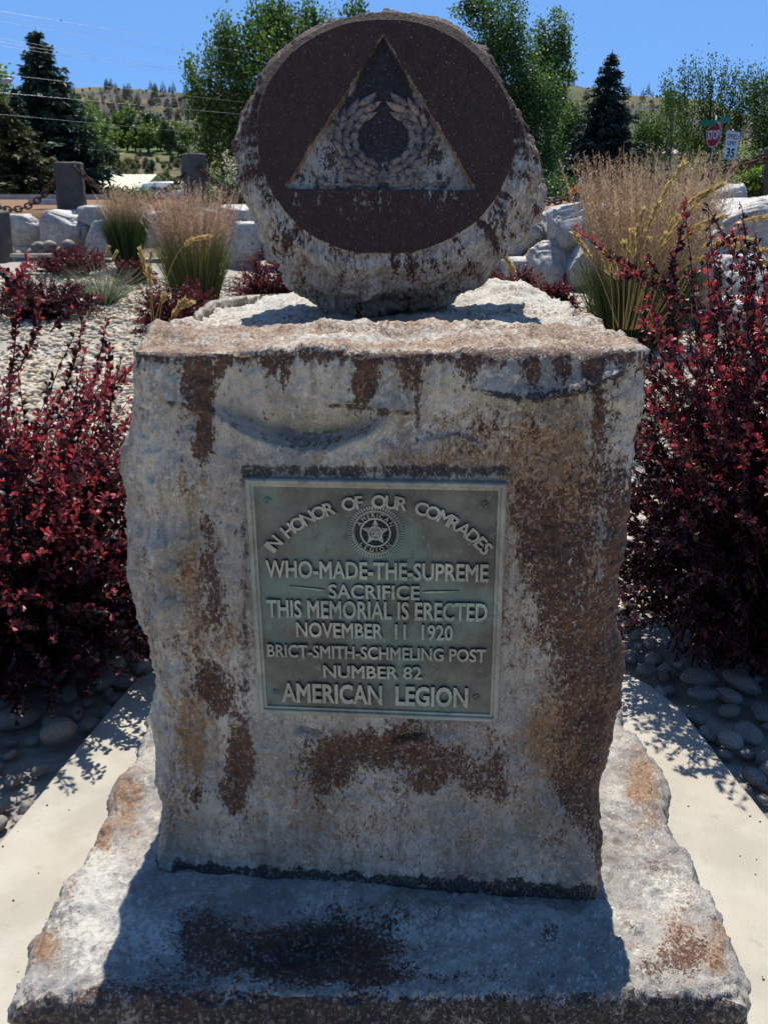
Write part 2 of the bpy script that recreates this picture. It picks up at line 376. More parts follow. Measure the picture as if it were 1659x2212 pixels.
    for q in ((1200, 1000, 120, 120, .42), (1130, 1100, 40, 120, .3), (1230, 1250, 110, 220, .44), (1250, 1620, 90, 150, .50), (1180, 1600, 80, 60, .38), (1060, 1700, 60, 60, .3), (420, 1040, 60, 60, .22), (420, 1230, 25, 120, .30), (380, 1270, 30, 60, .24), (360, 1500, 40, 60, .25), (415, 1620, 45, 90, .36),
              (430, 1560, 60, 100, .28), (480, 1400, 60, 120, .30), (850, 1000, 200, 25, .26), (700, 1760, 160, 70, .2), (1000, 960, 100, 60, .2), (380, 1750, 60, 60, .18), (1020, 1330, 400, 300, .08)):
        O_(*q)
    for q in ((780, 1650, 110, 40, .34), (470, 1440, 45, 30, .38), (840, 1585, 40, 12, .3), (1170, 1150, 60, 110, .16)):
        K_(*q)
    # damp black line at the foot, grime in the plaque's joint, black band along the scoop, undercut shade painted along the ledges
    foot = sstep(1852, 1874, py - (px - 342) * 0.058 + 24 * fbm(np.stack([px / 60, 0 * px, 0 * px + 2], 1), 4) + 4)
    blk = blk + fr * 0.95 * foot * sstep(380, 400, px + 20)
    ring = boxf(px, py, 518, 1114, 1004, 1568, 12) * (1 - boxf(px, py, 534, 1096, 1026, 1548, 8))
    blk = blk + fr * ((0.95 + wob / 40) * (0.30 * ring + 0.50 * boxf(px, py, 522, 1100, 1004, 1034, 9) + 0.22 * boxf(px, py, 520, 546, 1010, 1540, 9)))
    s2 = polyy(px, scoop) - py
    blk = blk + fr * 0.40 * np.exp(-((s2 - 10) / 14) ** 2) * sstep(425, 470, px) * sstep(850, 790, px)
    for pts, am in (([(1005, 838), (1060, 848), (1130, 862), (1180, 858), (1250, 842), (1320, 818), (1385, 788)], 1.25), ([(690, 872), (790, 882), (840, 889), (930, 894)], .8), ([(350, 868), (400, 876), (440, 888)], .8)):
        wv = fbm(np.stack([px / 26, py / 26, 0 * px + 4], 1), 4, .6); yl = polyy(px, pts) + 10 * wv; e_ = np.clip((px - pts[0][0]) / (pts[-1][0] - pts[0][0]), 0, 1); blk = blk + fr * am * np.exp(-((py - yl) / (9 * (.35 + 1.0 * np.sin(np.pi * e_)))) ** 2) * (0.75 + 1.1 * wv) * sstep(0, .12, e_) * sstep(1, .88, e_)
    # top: brown in front, chalk white behind
    tb = sstep(1.66, 1.50, V[:, 1] + 0.10 * fbm(V * 7, 3) + 0.0 * X)
    tb2 = tb * sstep(-.55, .25, fbm(V * np.array([5., 9., 5.]) + 15, 4, .6) + .7 * np.abs(X + .03) ** .7 - .25); rust = rust + tp * (0.15 * tb2 + 0.26 * tb2 * fbm(V * 12 + 5, 3)); och = och + tp * (0.36 * tb2 + 0.08)
    chalk = chalk + tp * (0.80 - 0.45 * tb2) + fr * (0.20 + 0.28 * boxf(px, py, 280, 1100, 770, 1000, 60)) + fr * 0.22 * boxf(px, py, 250, 420, 1000, 1880, 60)
    rs = np.clip(N[:, 0], 0, 1); rust = rust + rs * 0.55; och = och + rs * 0.3
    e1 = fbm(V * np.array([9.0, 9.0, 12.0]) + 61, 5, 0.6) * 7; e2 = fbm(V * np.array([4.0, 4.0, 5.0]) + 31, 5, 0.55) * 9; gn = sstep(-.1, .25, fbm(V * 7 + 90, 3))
    crk_shade = np.maximum(np.exp(-((e1 - np.floor(e1) - .42) / .05) ** 2), np.exp(-((e2 - np.floor(e2) - .42) / .045) ** 2)) * gn * (1 - wide)
    lip_light = np.maximum(np.exp(-((e1 - np.floor(e1) - .60) / .05) ** 2), np.exp(-((e2 - np.floor(e2) - .60) / .05) ** 2)) * gn * (1 - wide)
    blk = blk + 0.46 * crk_shade; chalk = chalk + 0.7 * lip_light; dk = sstep(-.15, .3, fbm(V * np.array([5., 5., 2.2]) + 44, 4, .6))  # relief shading painted along flake steps: dark cracks, pale lips
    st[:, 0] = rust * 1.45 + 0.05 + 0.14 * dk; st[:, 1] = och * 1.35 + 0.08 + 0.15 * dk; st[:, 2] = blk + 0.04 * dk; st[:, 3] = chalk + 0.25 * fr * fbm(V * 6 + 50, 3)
    o = mesh('memorial_block', V, Q, M_block, None, True, (0, 1.62, z0), {'stain_shade': st})
    tag(o, 'large upright grey stone block with brown rust streaks and a bronze plaque', 'memorial stone')
    return o
block = build_block()

# ------------------------------------------------------------------ plaque
def bronze_mat(name, raised, dim=1.0):
    m, t, bs = new_mat(name); c = coords(t)
    n1 = nz_(t, 16, 6, 0.65, c); n2 = nz_(t, 60, 6, 0.7, c, 0.8); n3 = nz_(t, 7, 4, 0.6, c)
    a = (0.092, 0.088, 0.068) if not raised else (0.30 * dim, 0.285 * dim, 0.22 * dim)
    b = (0.165, 0.16, 0.128) if not raised else (0.50 * dim, 0.48 * dim, 0.38 * dim)
    col = mixc(t, ramp01(t, n1, 0.35, 0.68), a, b)
    col = mixc(t, mth(t, 'MULTIPLY', ramp01(t, n3, 0.47, 0.60), 0.7 if not raised else 0.45), col, (0.15, 0.215, 0.175) if not raised else (0.24, 0.36, 0.29))
    col = mixc(t, mth(t, 'MULTIPLY', ramp01(t, n2, 0.56, 0.66), 0.55), col, (0.26, 0.265, 0.225) if not raised else (0.14, 0.16, 0.12))
    col = mixc(t, mth(t, 'MULTIPLY', ramp01(t, n2, 0.44, 0.34), 0.5), col, (0.045, 0.04, 0.032) if not raised else (0.11, 0.12, 0.10))
    t.links.new(col, bs.inputs['Base Color']); bs.inputs['Metallic'].default_value = 0.25
    t.links.new(mth(t, 'MULTIPLY_ADD', n2, 0.4, 0.35), bs.inputs['Roughness'])
    bump(t, bs, n2, 0.35, 0.002)
    return m
M_bronze = bronze_mat('weathered_bronze', False); M_raised = bronze_mat('worn_bronze_relief', True); M_flank = simple_mat('dark_outline_shade', (0.030, 0.034, 0.028), .7, .2, .4, 40)  # dark flank colour stands in for shade around raised relief
M_frame = bronze_mat('painted_bronze_border', True, .78)
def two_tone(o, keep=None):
    """worn tops pale; flanks painted dark as the shade outlining the relief"""
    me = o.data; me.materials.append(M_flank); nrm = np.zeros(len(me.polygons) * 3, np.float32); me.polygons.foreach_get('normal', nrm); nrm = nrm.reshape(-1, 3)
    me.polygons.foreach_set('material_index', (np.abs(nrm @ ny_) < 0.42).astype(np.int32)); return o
PT = [(541, 1033), (1097, 1040), (1070, 1554), (557, 1531)]
def on_front(px, py, off=0.0):
    a, b, c = ray(px, py); t = (1.25 - off) / (b - a * TP); return np.array([a * t, b * t, H + c * t])
pc = [on_front(*q) for q in PT]
p0 = sum(pc) / 4
ex = ((pc[1] + pc[2]) - (pc[0] + pc[3])); PW = np.linalg.norm(ex) / 2; ex /= np.linalg.norm(ex)
ez = ((pc[0] + pc[1]) - (pc[2] + pc[3])); PH = np.linalg.norm(ez) / 2; ez -= ex * (ez @ ex); ez /= np.linalg.norm(ez)
ny_ = np.cross(ez, ex)                     # into the stone
SEAT = 0.003                               # back of the plate lies on the dressed seat
def PL(u, v, h):                           # plaque frame: u right, v up from its centre, h out of the stone
    u, v, h = (np.asarray(q, float) for q in (u, v, h))
    return p0 + u[..., None] * ex + v[..., None] * ez - h[..., None] * ny_
def uv_of(px, py):
    P = on_front(px, py, 0.0); return (P - p0) @ ex, (P - p0) @ ez
def plate(prof, cap):
    V = []; Fc = []
    for ins, h in prof:
        x, y = PW / 2 - ins, PH / 2 - ins
        n = 24
        for (ax, ay, bx, by) in ((-x, -y, x, -y), (x, -y, x, y), (x, y, -x, y), (-x, y, -x, -y)):
            for k in range(n):
                V.append(PL(ax + (bx - ax) * k / n, ay + (by - ay) * k / n, h))
    k = 96
    for i in range(len(prof) - 1):
        for j in range(k): Fc.append([i * k + j, i * k + (j + 1) % k, (i + 1) * k + (j + 1) % k, (i + 1) * k + j])
    if cap: Fc.append([(len(prof) - 1) * k + j for j in range(k)])
    V = np.array(V); V += 0.0007 * fbm(V * 40, 3)[:, None] * -ny_
    return V, Fc
V, Fc = plate([(0.0005, -0.012), (0.0005, 0.0035), (0.004, 0.0040)], True)
plaque = part('bronze_plaque', V, Fc, M_bronze, block, smooth=False)
V, Fc = plate([(-0.0008, -0.010), (-0.0008, 0.0085), (0.0012, 0.0108), (0.0056, 0.0108), (0.0070, 0.0098), (0.0074, 0.0072), (0.0116, 0.0068), (0.0125, 0.0030)], False)
part('border', V, Fc, M_frame, plaque, smooth=False)
tag(plaque, 'square bronze plaque with raised inscription, green with verdigris')
HB = 0.0040                                 # level of the field
def text_mesh(s, extrude=0.0016, offset=0.012, bevel=0.0006):
    """letters as a flat-lying mesh in units of the font size -> verts, faces (z = thickness); offset thickens the strokes"""
    c = bpy.data.curves.new('t', 'FONT'); c.body = s; c.size = 1.0; c.extrude = 0.5; c.resolution_u = 3
    o = bpy.data.objects.new('t', c); SC.collection.objects.link(o)
    dg = bpy.context.evaluated_depsgraph_get(); me = bpy.data.meshes.new_from_object(o.evaluated_get(dg))
    V = np.zeros(len(me.vertices) * 3, np.float32); me.vertices.foreach_get('co', V); V = V.reshape(-1, 3).astype(float)
    Fc = [list(q.vertices) for q in me.polygons]; acc = {}
    for q in me.polygons:
        if abs(q.normal.z) < 0.5:
            n = np.array(q.normal[:2]); n /= np.linalg.norm(n) + 1e-9
            for key in {tuple(np.round(V[i, :2], 4)) for i in q.vertices}: acc.setdefault(key, []).append(n)
    for i in range(len(V)):
        ns = acc.get(tuple(np.round(V[i, :2], 4)))
        if ns:
            m_n = np.mean(ns, axis=0); L2 = m_n @ m_n
            V[i, :2] += offset * m_n / max(L2, 0.45)
    bpy.data.objects.remove(o); bpy.data.curves.remove(c); bpy.data.meshes.remove(me)
    return V, Fc
def letters_line(s, x0, x1, yb, yt, slope, hgt=0.0055, spacing=0.0, off=0.02):
    """a line of raised letters whose baseline-left is at photo (x0,yb), right end x1, cap height up to yt"""
    u0, v0 = uv_of(x0, yb); u1, v1 = uv_of(x1, yb + slope); _, vt = uv_of(x0, yt)
    V, Fc = text_mesh(s, offset=off)
    lo, hi = V.min(0), V.max(0)
    X = (V[:, 0] - lo[0]) / (hi[0] - lo[0]); Yv = V[:, 1] / 0.7290
    Zt = (V[:, 2] > 0).astype(float)
    u = u0 + X * (u1 - u0); v = v0 + X * (v1 - v0) + Yv * (vt - v0)
    jit = 0.0005 * fbm(np.stack([X * 14, Yv * 2, 0 * X], 1), 2)
    h = np.where(Zt > 0, HB + hgt + jit, HB - 0.001)
    return PL(u, v, h), Fc
LINES = [("WHO-MADE-THE-SUPREME", 578, 1054, 1241, 1204, 10), ("SACRIFICE", 712, 907, 1286, 1256, 4), ("THIS MEMORIAL IS ERECTED", 580, 1052, 1327, 1289, 9),
         ("NOVEMBER  11  1920", 643, 978, 1369, 1337, 8), ("BRICT-SMITH-SCHMELING POST", 581, 1049, 1412, 1385, 12), ("NUMBER 82", 701, 912, 1457, 1430, 4), ("AMERICAN  LEGION", 612, 1010, 1508, 1468, 12)]
for s, x0, x1, yb, yt, sl_ in LINES:
    if s == "SACRIFICE":
        V, Fc = letters_line(s, x0, x1, yb, yt, sl_, off=.022)
        m_ = MB(); m_.add(V, Fc)
        for (a, b, ya, yb_) in ((626, 704, 1263, 1272), (915, 990, 1276, 1274)):
            (ua, va), (ub, vb) = uv_of(a, ya), uv_of(b, yb_); n = 12
            P = []; 
            for k in range(n + 1):
                f_ = k / n; wd = 0.0022 * (0.35 + (f_ if a < 800 else 1 - f_)) * (1 - 0.5 * (abs(f_ - 0.5) * 2) ** 6)
                uu = ua + (ub - ua) * f_; vv = va + (vb - va) * f_
                P += [PL(uu, vv - wd, HB - .001), PL(uu, vv - wd * .6, HB + .0025), PL(uu, vv + wd * .6, HB + .0025), PL(uu, vv + wd, HB - .001)]
            m_.add(np.array(P), [[i * 4 + j, i * 4 + j + 1, i * 4 + j + 5, i * 4 + j + 4] for i in range(n) for j in range(3)] + [[0, 1, 2, 3], [n * 4 + j for j in (3, 2, 1, 0)]])
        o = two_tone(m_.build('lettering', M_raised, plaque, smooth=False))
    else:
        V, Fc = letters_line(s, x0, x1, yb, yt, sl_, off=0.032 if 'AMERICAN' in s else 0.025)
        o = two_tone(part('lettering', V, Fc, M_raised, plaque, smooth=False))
    tag(o, 'raised letters reading ' + ' '.join(s.split()))
def arc_text(mb, s, cu, cv, rad, a0, a1, size, hgt, base, inside=False, off=0.02, sx=1.0):
    """letters along a circle: angles (degrees, 90 = top) from a0 to a1"""
    adv = []; Ms = []
    for ch in s:
        if ch == ' ': adv.append(0.62); Ms.append(None); continue
        V, Fc = text_mesh(ch, offset=off); lo, hi = V[:, 0].min(), V[:, 0].max(); V[:, 0] -= (lo + hi) / 2
        adv.append(hi - lo + 0.13); Ms.append((V, Fc))
    tot = sum(adv) - 0.13; pos = 0
    for ch, ad, MF in zip(s, adv, Ms):
        if MF is not None:
            w_ = ad - 0.13; mid = (pos + w_ / 2) / tot; th = R(a0 + (a1 - a0) * mid)
            V, Fc = MF; kx = size * sx
            er = np.array([math.cos(th), math.sin(th)]); et = np.array([math.sin(th), -math.cos(th)])
            if inside: er, et = -er, -et
            lx = V[:, 0] * kx; ly = V[:, 1] / 0.729 * size * 0.729
            u = cu + (rad * math.cos(th)) + lx * et[0] + ly * er[0]; v = cv + rad * math.sin(th) + lx * et[1] + ly * er[1]
            mb.add(PL(u, v, np.where(V[:, 2] > 0, base + hgt, base - 0.001)), Fc)
        pos += ad
# arched first line: circle through three measured baseline points
q1, q2, q3 = (np.array(uv_of(*q)) for q in ((598, 1186), (818, 1093), (1040, 1190)))
Am = 2 * np.array([q2 - q1, q3 - q1]); bm_ = np.array([q2 @ q2 - q1 @ q1, q3 @ q3 - q1 @ q1]); cc = np.linalg.solve(Am, bm_); rad = np.linalg.norm(q1 - cc)
aa = lambda q: math.degrees(math.atan2(q[1] - cc[1], q[0] - cc[0]))
capu = (uv_of(818, 1060)[1] - uv_of(818, 1093)[1])
m_ = MB(); arc_text(m_, "IN HONOR OF OUR COMRADES", cc[0], cc[1], rad, aa(q1) + 1.0, aa(q3) - 1.0, capu / 0.729 * .86, 0.0055, HB, off=0.026, sx=1.0)
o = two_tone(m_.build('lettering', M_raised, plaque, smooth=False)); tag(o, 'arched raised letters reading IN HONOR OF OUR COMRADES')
# emblem
eu, ev = uv_of(812, 1147); er_ = (uv_of(872, 1147)[0] - uv_of(752, 1147)[0]) / 2
def emblem():
    mb = MB(); n = 72
    def ring(r0, r1, h0, h1, wig=0):
        # disc profile between radii r0<r1, heights h0 (inner) h1
        P = []; Q = []
        k = 144
        a = np.arange(k) * 2 * np.pi / k
        for r, h in ((r0, HB - .001), (r0, h0), (r1, h1), (r1, HB - .001)):
            P.append(PL(eu + r * np.cos(a), ev + r * np.sin(a), np.full(k, h)))
        P = np.concatenate(P)
        for i in range(3):
            for j in range(k): Q.append([i * k + j, i * k + (j + 1) % k, (i + 1) * k + (j + 1) % k, (i + 1) * k + j])
        mb.add(P, Q)
    def disc(r, h, k=64):
        a = np.arange(k) * 2 * np.pi / k; P = np.concatenate([PL(eu + r * np.cos(a), ev + r * np.sin(a), np.full(k, HB - .001)), PL(eu + r * np.cos(a), ev + r * np.sin(a), np.full(k, h))])
        mb.add(P, [[j, (j + 1) % k, k + (j + 1) % k, k + j] for j in range(k)] + [[k + j for j in range(k)]])
    for k in range(60):                          # ray border
        a = 2 * math.pi * k / 60; da = 0.036
        rr = [er_ * 0.845, er_ * 1.0]
        P = []
        for r in rr:
            for s in (-1, 1):
                P.append(PL(eu + r * math.cos(a + s * da), ev + r * math.sin(a + s * da), HB + 0.0013))
            P.append(PL(eu + r * math.cos(a), ev + r * math.sin(a), HB + 0.0024))
        mb.add(np.array(P), [[0, 3, 5, 2], [2, 5, 4, 1], [3, 4, 5]])
    ring(er_ * 0.80, er_ * 0.835, HB + .0034, HB + .0034); ring(er_ * 0.755, er_ * 0.775, HB + .0028, HB + .0028)
    ring(er_ * 0.50, er_ * 0.555, HB + .0036, HB + .0036)
    star0 = len(mb.f)
    for k in range(5):                           # star with ridged points
        a = math.pi / 2 + k * 2 * math.pi / 5
        tip = (er_ * .51 * math.cos(a), er_ * .51 * math.sin(a))
        v1 = (er_ * .235 * math.cos(a + math.pi / 5), er_ * .235 * math.sin(a + math.pi / 5)); v2 = (er_ * .235 * math.cos(a - math.pi / 5), er_ * .235 * math.sin(a - math.pi / 5))
        P = [PL(eu, ev, HB + .0046), PL(eu + v1[0], ev + v1[1], HB + .0018), PL(eu + tip[0], ev + tip[1], HB + .0026), PL(eu + v2[0], ev + v2[1], HB + .0018)]
        mb.add(np.array(P), [[0, 2, 1], [0, 3, 2]])
    star1 = len(mb.f)
    ring(er_ * 0.21, er_ * 0.265, HB + .0050, HB + .0050); ring(er_ * 0.175, er_ * 0.19, HB + .0046, HB + .0046)
    for k in range(10):                          # laurel between the points
        a = math.pi / 2 + math.pi / 5 + (k // 2) * 2 * math.pi / 5 + (0.20 if k % 2 else -0.20); r = er_ * 0.40
        for sgn, off in ((1, 0.0), (-1, 0.05)):
            c0 = np.array([r * math.cos(a), r * math.sin(a)]); dr = np.array([math.cos(a + sgn * 1.9), math.sin(a + sgn * 1.9)]); nn = np.array([-dr[1], dr[0]]); l, w_ = er_ * .07, er_ * .03
            P = [c0 - dr * l, c0 + nn * w_, c0 + dr * l, c0 - nn * w_, c0]
            mb.add(np.array([PL(eu + q[0], ev + q[1], HB + (.0038 if i == 4 else .0010)) for i, q in enumerate(P)]), [[0, 1, 4], [1, 2, 4], [2, 3, 4], [3, 0, 4]])
    star = (star0, star1)
    arc_text(mb, "AMERICAN", eu, ev, er_ * 0.575, 158, 22, er_ * 0.225, 0.0034, HB, off=0.01)
    arc_text(mb, "LEGION", eu, ev, er_ * 0.735, 216, 324, er_ * 0.225, 0.0034, HB, inside=True, off=0.01)
    V, Fc = text_mesh("US", offset=0.02); V[:, 0] -= (V[:, 0].min() + V[:, 0].max()) / 2; k = er_ * 0.30
    mb.add(PL(eu + V[:, 0] * k * .72, ev + (V[:, 1] - .365) * k, np.where(V[:, 2] > 0, HB + .0056, HB)), Fc)
    n_before = len(mb.f); disc(er_ * 0.97, HB + 0.0010); ground_n = len(mb.f) - n_before
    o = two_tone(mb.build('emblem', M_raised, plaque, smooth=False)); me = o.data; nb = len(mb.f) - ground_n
    idx = np.zeros(len(me.polygons), np.int32); me.polygons.foreach_get('material_index', idx); idx[nb:] = 1; idx[star[0]:star[1]] = 0; idx[star[0]:star[1]:2] = 0; me.polygons.foreach_set('material_index', idx); return o  # emblem ground gets the painted shade colour too
tag(emblem(), 'round emblem with a star, the letters US and the words AMERICAN LEGION')
for (sx_, sy_, an) in ((580, 1079, 60), (1047, 1087, 40), (597, 1491, 80), (1029, 1503, 45)):
    u, v = uv_of(sx_, sy_); mb = MB(); k = 24; ca, sa = math.cos(R(an)), math.sin(R(an)); r0 = 0.0060
    V = []; Q = []
    for r, h in ((r0, -.001), (r0, .0012), (r0 * .8, .0022), (r0 * .4, .0030), (0.0001, .0032)):
        a = np.arange(k) * 2 * np.pi / k; V.append(PL(u + r * np.cos(a), v + r * np.sin(a), np.full(k, HB + h)))
    for i in range(4):
        for j in range(k): Q.append([i * k + j, i * k + (j + 1) % k, (i + 1) * k + (j + 1) % k, (i + 1) * k + j])
    V = np.concatenate(V)
    # slot: sink a band
    loc_u = (V - p0) @ ex - u; loc_v = (V - p0) @ ez - v; band = np.abs(-sa * loc_u + ca * loc_v) < 0.0011
    V[band] += ny_ * 0.0016
    o = part('screw', V, Q, M_bronze, plaque, smooth=False)

# ------------------------------------------------------------------ base slab
M_slab = stone_mat('base_stone', (0.26, 0.235, 0.20), (0.48, 0.445, 0.385), (0.24, 0.235, 0.23), 60.0)
def build_slab():
    L = [(303, 1600), (274, 1659), (214, 1766), (205, 1800), (163, 1877), (116, 1961), (58, 2066), (49, 2124)]
    Rr = [(1349, 1539), (1361, 1573), (1410, 1659), (1430, 1698), (1432, 1771), (1479, 1840), (1532, 1923), (1576, 2030), (1596, 2098), (1606, 2150)]
    PLf = np.array([onZ(*q, 0.27) for q in L]); PRt = np.array([onZ(*q, 0.27) for q in Rr])
    yf, yb = 1.015, 2.28
    p, Q = lattice_box(300, 260, 60); a, b, c = p.T
    y = yf + b * (yb - yf); z = c * 0.303
    o1 = np.argsort(PLf[:, 1]); o2 = np.argsort(PRt[:, 1])
    xl = np.interp(y, PLf[o1, 1], PLf[o1, 0]); xr = np.interp(y, PRt[o2, 1], PRt[o2, 0]); W = xr - xl
    A = a * W; C = 0.303 - z
    A1, C1 = round_corner(A, C, 0.055 + 0 * z); A2, C2 = round_corner(W - A1, C1, 0.05 + 0 * z); A1 = W - A2; C1 = C2
    B = y - yf; B1, C3 = round_corner(B, C1, 0.022 + 0 * z); C1 = C3
    B2, C4 = round_corner(yb - (yf + B1), C1, 0.06 + 0 * z); B1 = (yb - yf) - B2; C1 = C4
    A1, B1 = round_corner(A1, B1, 0.03 + 0 * z); q, B1 = round_corner(W - A1, B1, 0.03 + 0 * z); A1 = W - q
    V = np.stack([xl + A1, yf + B1 + 0.02 * (xl + A1) * 0, 0.303 - C1], 1); N = vnormals(V, Q)
    tp = np.clip(N[:, 2], 0, 1); fr = np.clip(-N[:, 1], 0, 1)
    seat = boxf(V[:, 0], V[:, 1], -0.41, 0.38, 1.23, 2.10, 0.03)
    d = 0.022 * fbm(V * 3 + 8, 4) + 0.012 * fbm(V * 10 + 2, 4, .55) + 0.004 * fbm(V * 34, 4, .6) + 0.0015 * fbm(V * 110, 3, .6)
    d += 0.042 * terrace(fbm(V * np.array([4, 5, 5]) + 12, 5, .56), 8) + .016 * terrace(fbm(V * np.array([9, 9, 12.]) + 70, 5, .6), 7)
    d = d * (1 - 0.9 * seat * tp) - tp * 0.010 * (1 - seat) * sstep(0.35, 0.55, np.abs(V[:, 0]))
    V = V + N * d[:, None]; V[:, 2] = np.where(seat * tp > 0.5, np.minimum(V[:, 2], 0.3035), V[:, 2])
    px, py = proj(V); qx = px + 20 * fbm(np.stack([px / 50, py / 50, 0 * px], 1), 3); qy = py + 14 * fbm(np.stack([px / 45, py / 45, 0 * px + 5], 1), 3)
    st = np.zeros((len(V), 4)); G = gauss
    rust = 0.50 * fr; och = 0.25 * fr; blk = 0.58 * fr; ch = 0.30 * tp
    for cx, cy, sx, sy, am in ((440, 2010, 70, 50, .7), (560, 2060, 150, 45, .6), (700, 2040, 130, 70, .75), (780, 2080, 60, 60, .4), (1190, 2010, 30, 30, .5), (900, 2110, 300, 20, .35), (1440, 2080, 70, 45, .4), (1500, 2040, 40, 40, .35), (330, 2130, 150, 40, .4), (1370, 1680, 30, 70, .12)):
        rust = rust + am * G(qx, qy, cx, cy, sx, sy)
    for cx, cy, sx, sy, am in ((275, 1720, 40, 90, .75), (225, 1800, 20, 60, .5), (150, 1900, 20, 70, .4), (95, 2030, 50, 60, .5), (100, 2060, 30, 30, .4), (250, 2080, 40, 40, .35), (1385, 1690, 45, 90, .75), (1480, 2030, 60, 80, .5), (1550, 2060, 30, 80, .5), (1420, 1760, 20, 30, .3)):
        och = och + am * G(qx, qy, cx, cy, sx, sy)
    for cx, cy, sx, sy, am in ((620, 2070, 130, 45, .75), (720, 2010, 90, 50, .5), (880, 1975, 10, 10, .6)):
        blk = blk + am * G(qx, qy, cx, cy, sx, sy)
    for cx, cy, sx, sy, am in ((200, 1950, 80, 160, .6), (330, 2020, 60, 60, .4), (1000, 2000, 260, 60, .30), (1450, 1930, 70, 70, .45)):
        ch = ch + am * G(qx, qy, cx, cy, sx, sy)
    e1 = fbm(V * np.array([4, 5, 5]) + 12, 5, .56) * 8; e2 = fbm(V * np.array([9, 9, 12.]) + 70, 5, .6) * 7; gn = sstep(-.1, .2, fbm(V * 6 + 33, 3))  # flake steps painted dark in the crack and light on the lip, as relief shading
    blk = blk + .40 * gn * np.maximum(np.exp(-((e1 - np.floor(e1) - .42) / .05) ** 2), np.exp(-((e2 - np.floor(e2) - .42) / .05) ** 2)); ch = ch + .6 * gn * np.exp(-((e2 - np.floor(e2) - .62) / .06) ** 2); dk = sstep(-.1, .3, fbm(V * 4 + 48, 4, .6))
    st[:, 0] = rust * 1.25 + .16 * dk; st[:, 1] = och * 1.05 + .12 * dk; st[:, 2] = blk; st[:, 3] = ch
    o = mesh('base_slab', V, Q, M_slab, None, True, (0, 1.62, 0), {'stain_shade': st})
    tag(o, 'wide rough stone slab lying on pale concrete beneath the plaque block', 'stone slab')
build_slab()

# ------------------------------------------------------------------ round stone
M_disc = stone_mat('carved_stone', (0.24, 0.21, 0.16), (0.46, 0.41, 0.325), (0.23, 0.215, 0.19), 75.0, .9, .4, .50, (0.026, 0.0092, 0.0050), (0.064, 0.024, 0.011), .75)
LEAN = R(22); Cf = np.array([0.004, 1.695, 1.531])
DS = np.array([1.0, 0, 0]); DT = np.array([0, math.sin(LEAN), math.cos(LEAN)]); DN = np.array([0, -math.cos(LEAN), math.sin(LEAN)])
psi_ = R(-1.0)
def DL(s, t, w): return Cf + np.asarray(s)[..., None] * DS + np.asarray(t)[..., None] * DT - np.asarray(w)[..., None] * DN
def st_of(px, py):             # photo point -> face coordinates
    a, b, c = ray(px, py); r = np.array([a, b, c]); C0 = np.array([0, 0, H]); k = ((Cf - C0) @ DN) / (r @ DN); P = C0 + r * k
    return (P - Cf) @ DS, (P - Cf) @ DT
TRI = [st_of(*q) for q in ((828, 74), (612, 408), (1030, 411))]
def tri_dist(s, t):            # signed: >0 inside the carved triangle
    d = np.full(np.shape(s), 9.0)
    for i in range(3):
        (x0, y0), (x1, y1) = TRI[i], TRI[(i + 1) % 3]
        L_ = math.hypot(x1 - x0, y1 - y0); d = np.minimum(d, (-(x1 - x0) * (0) + ((x1 - x0) * (t - y0) - (y1 - y0) * (s - x0))) / L_)
    return d
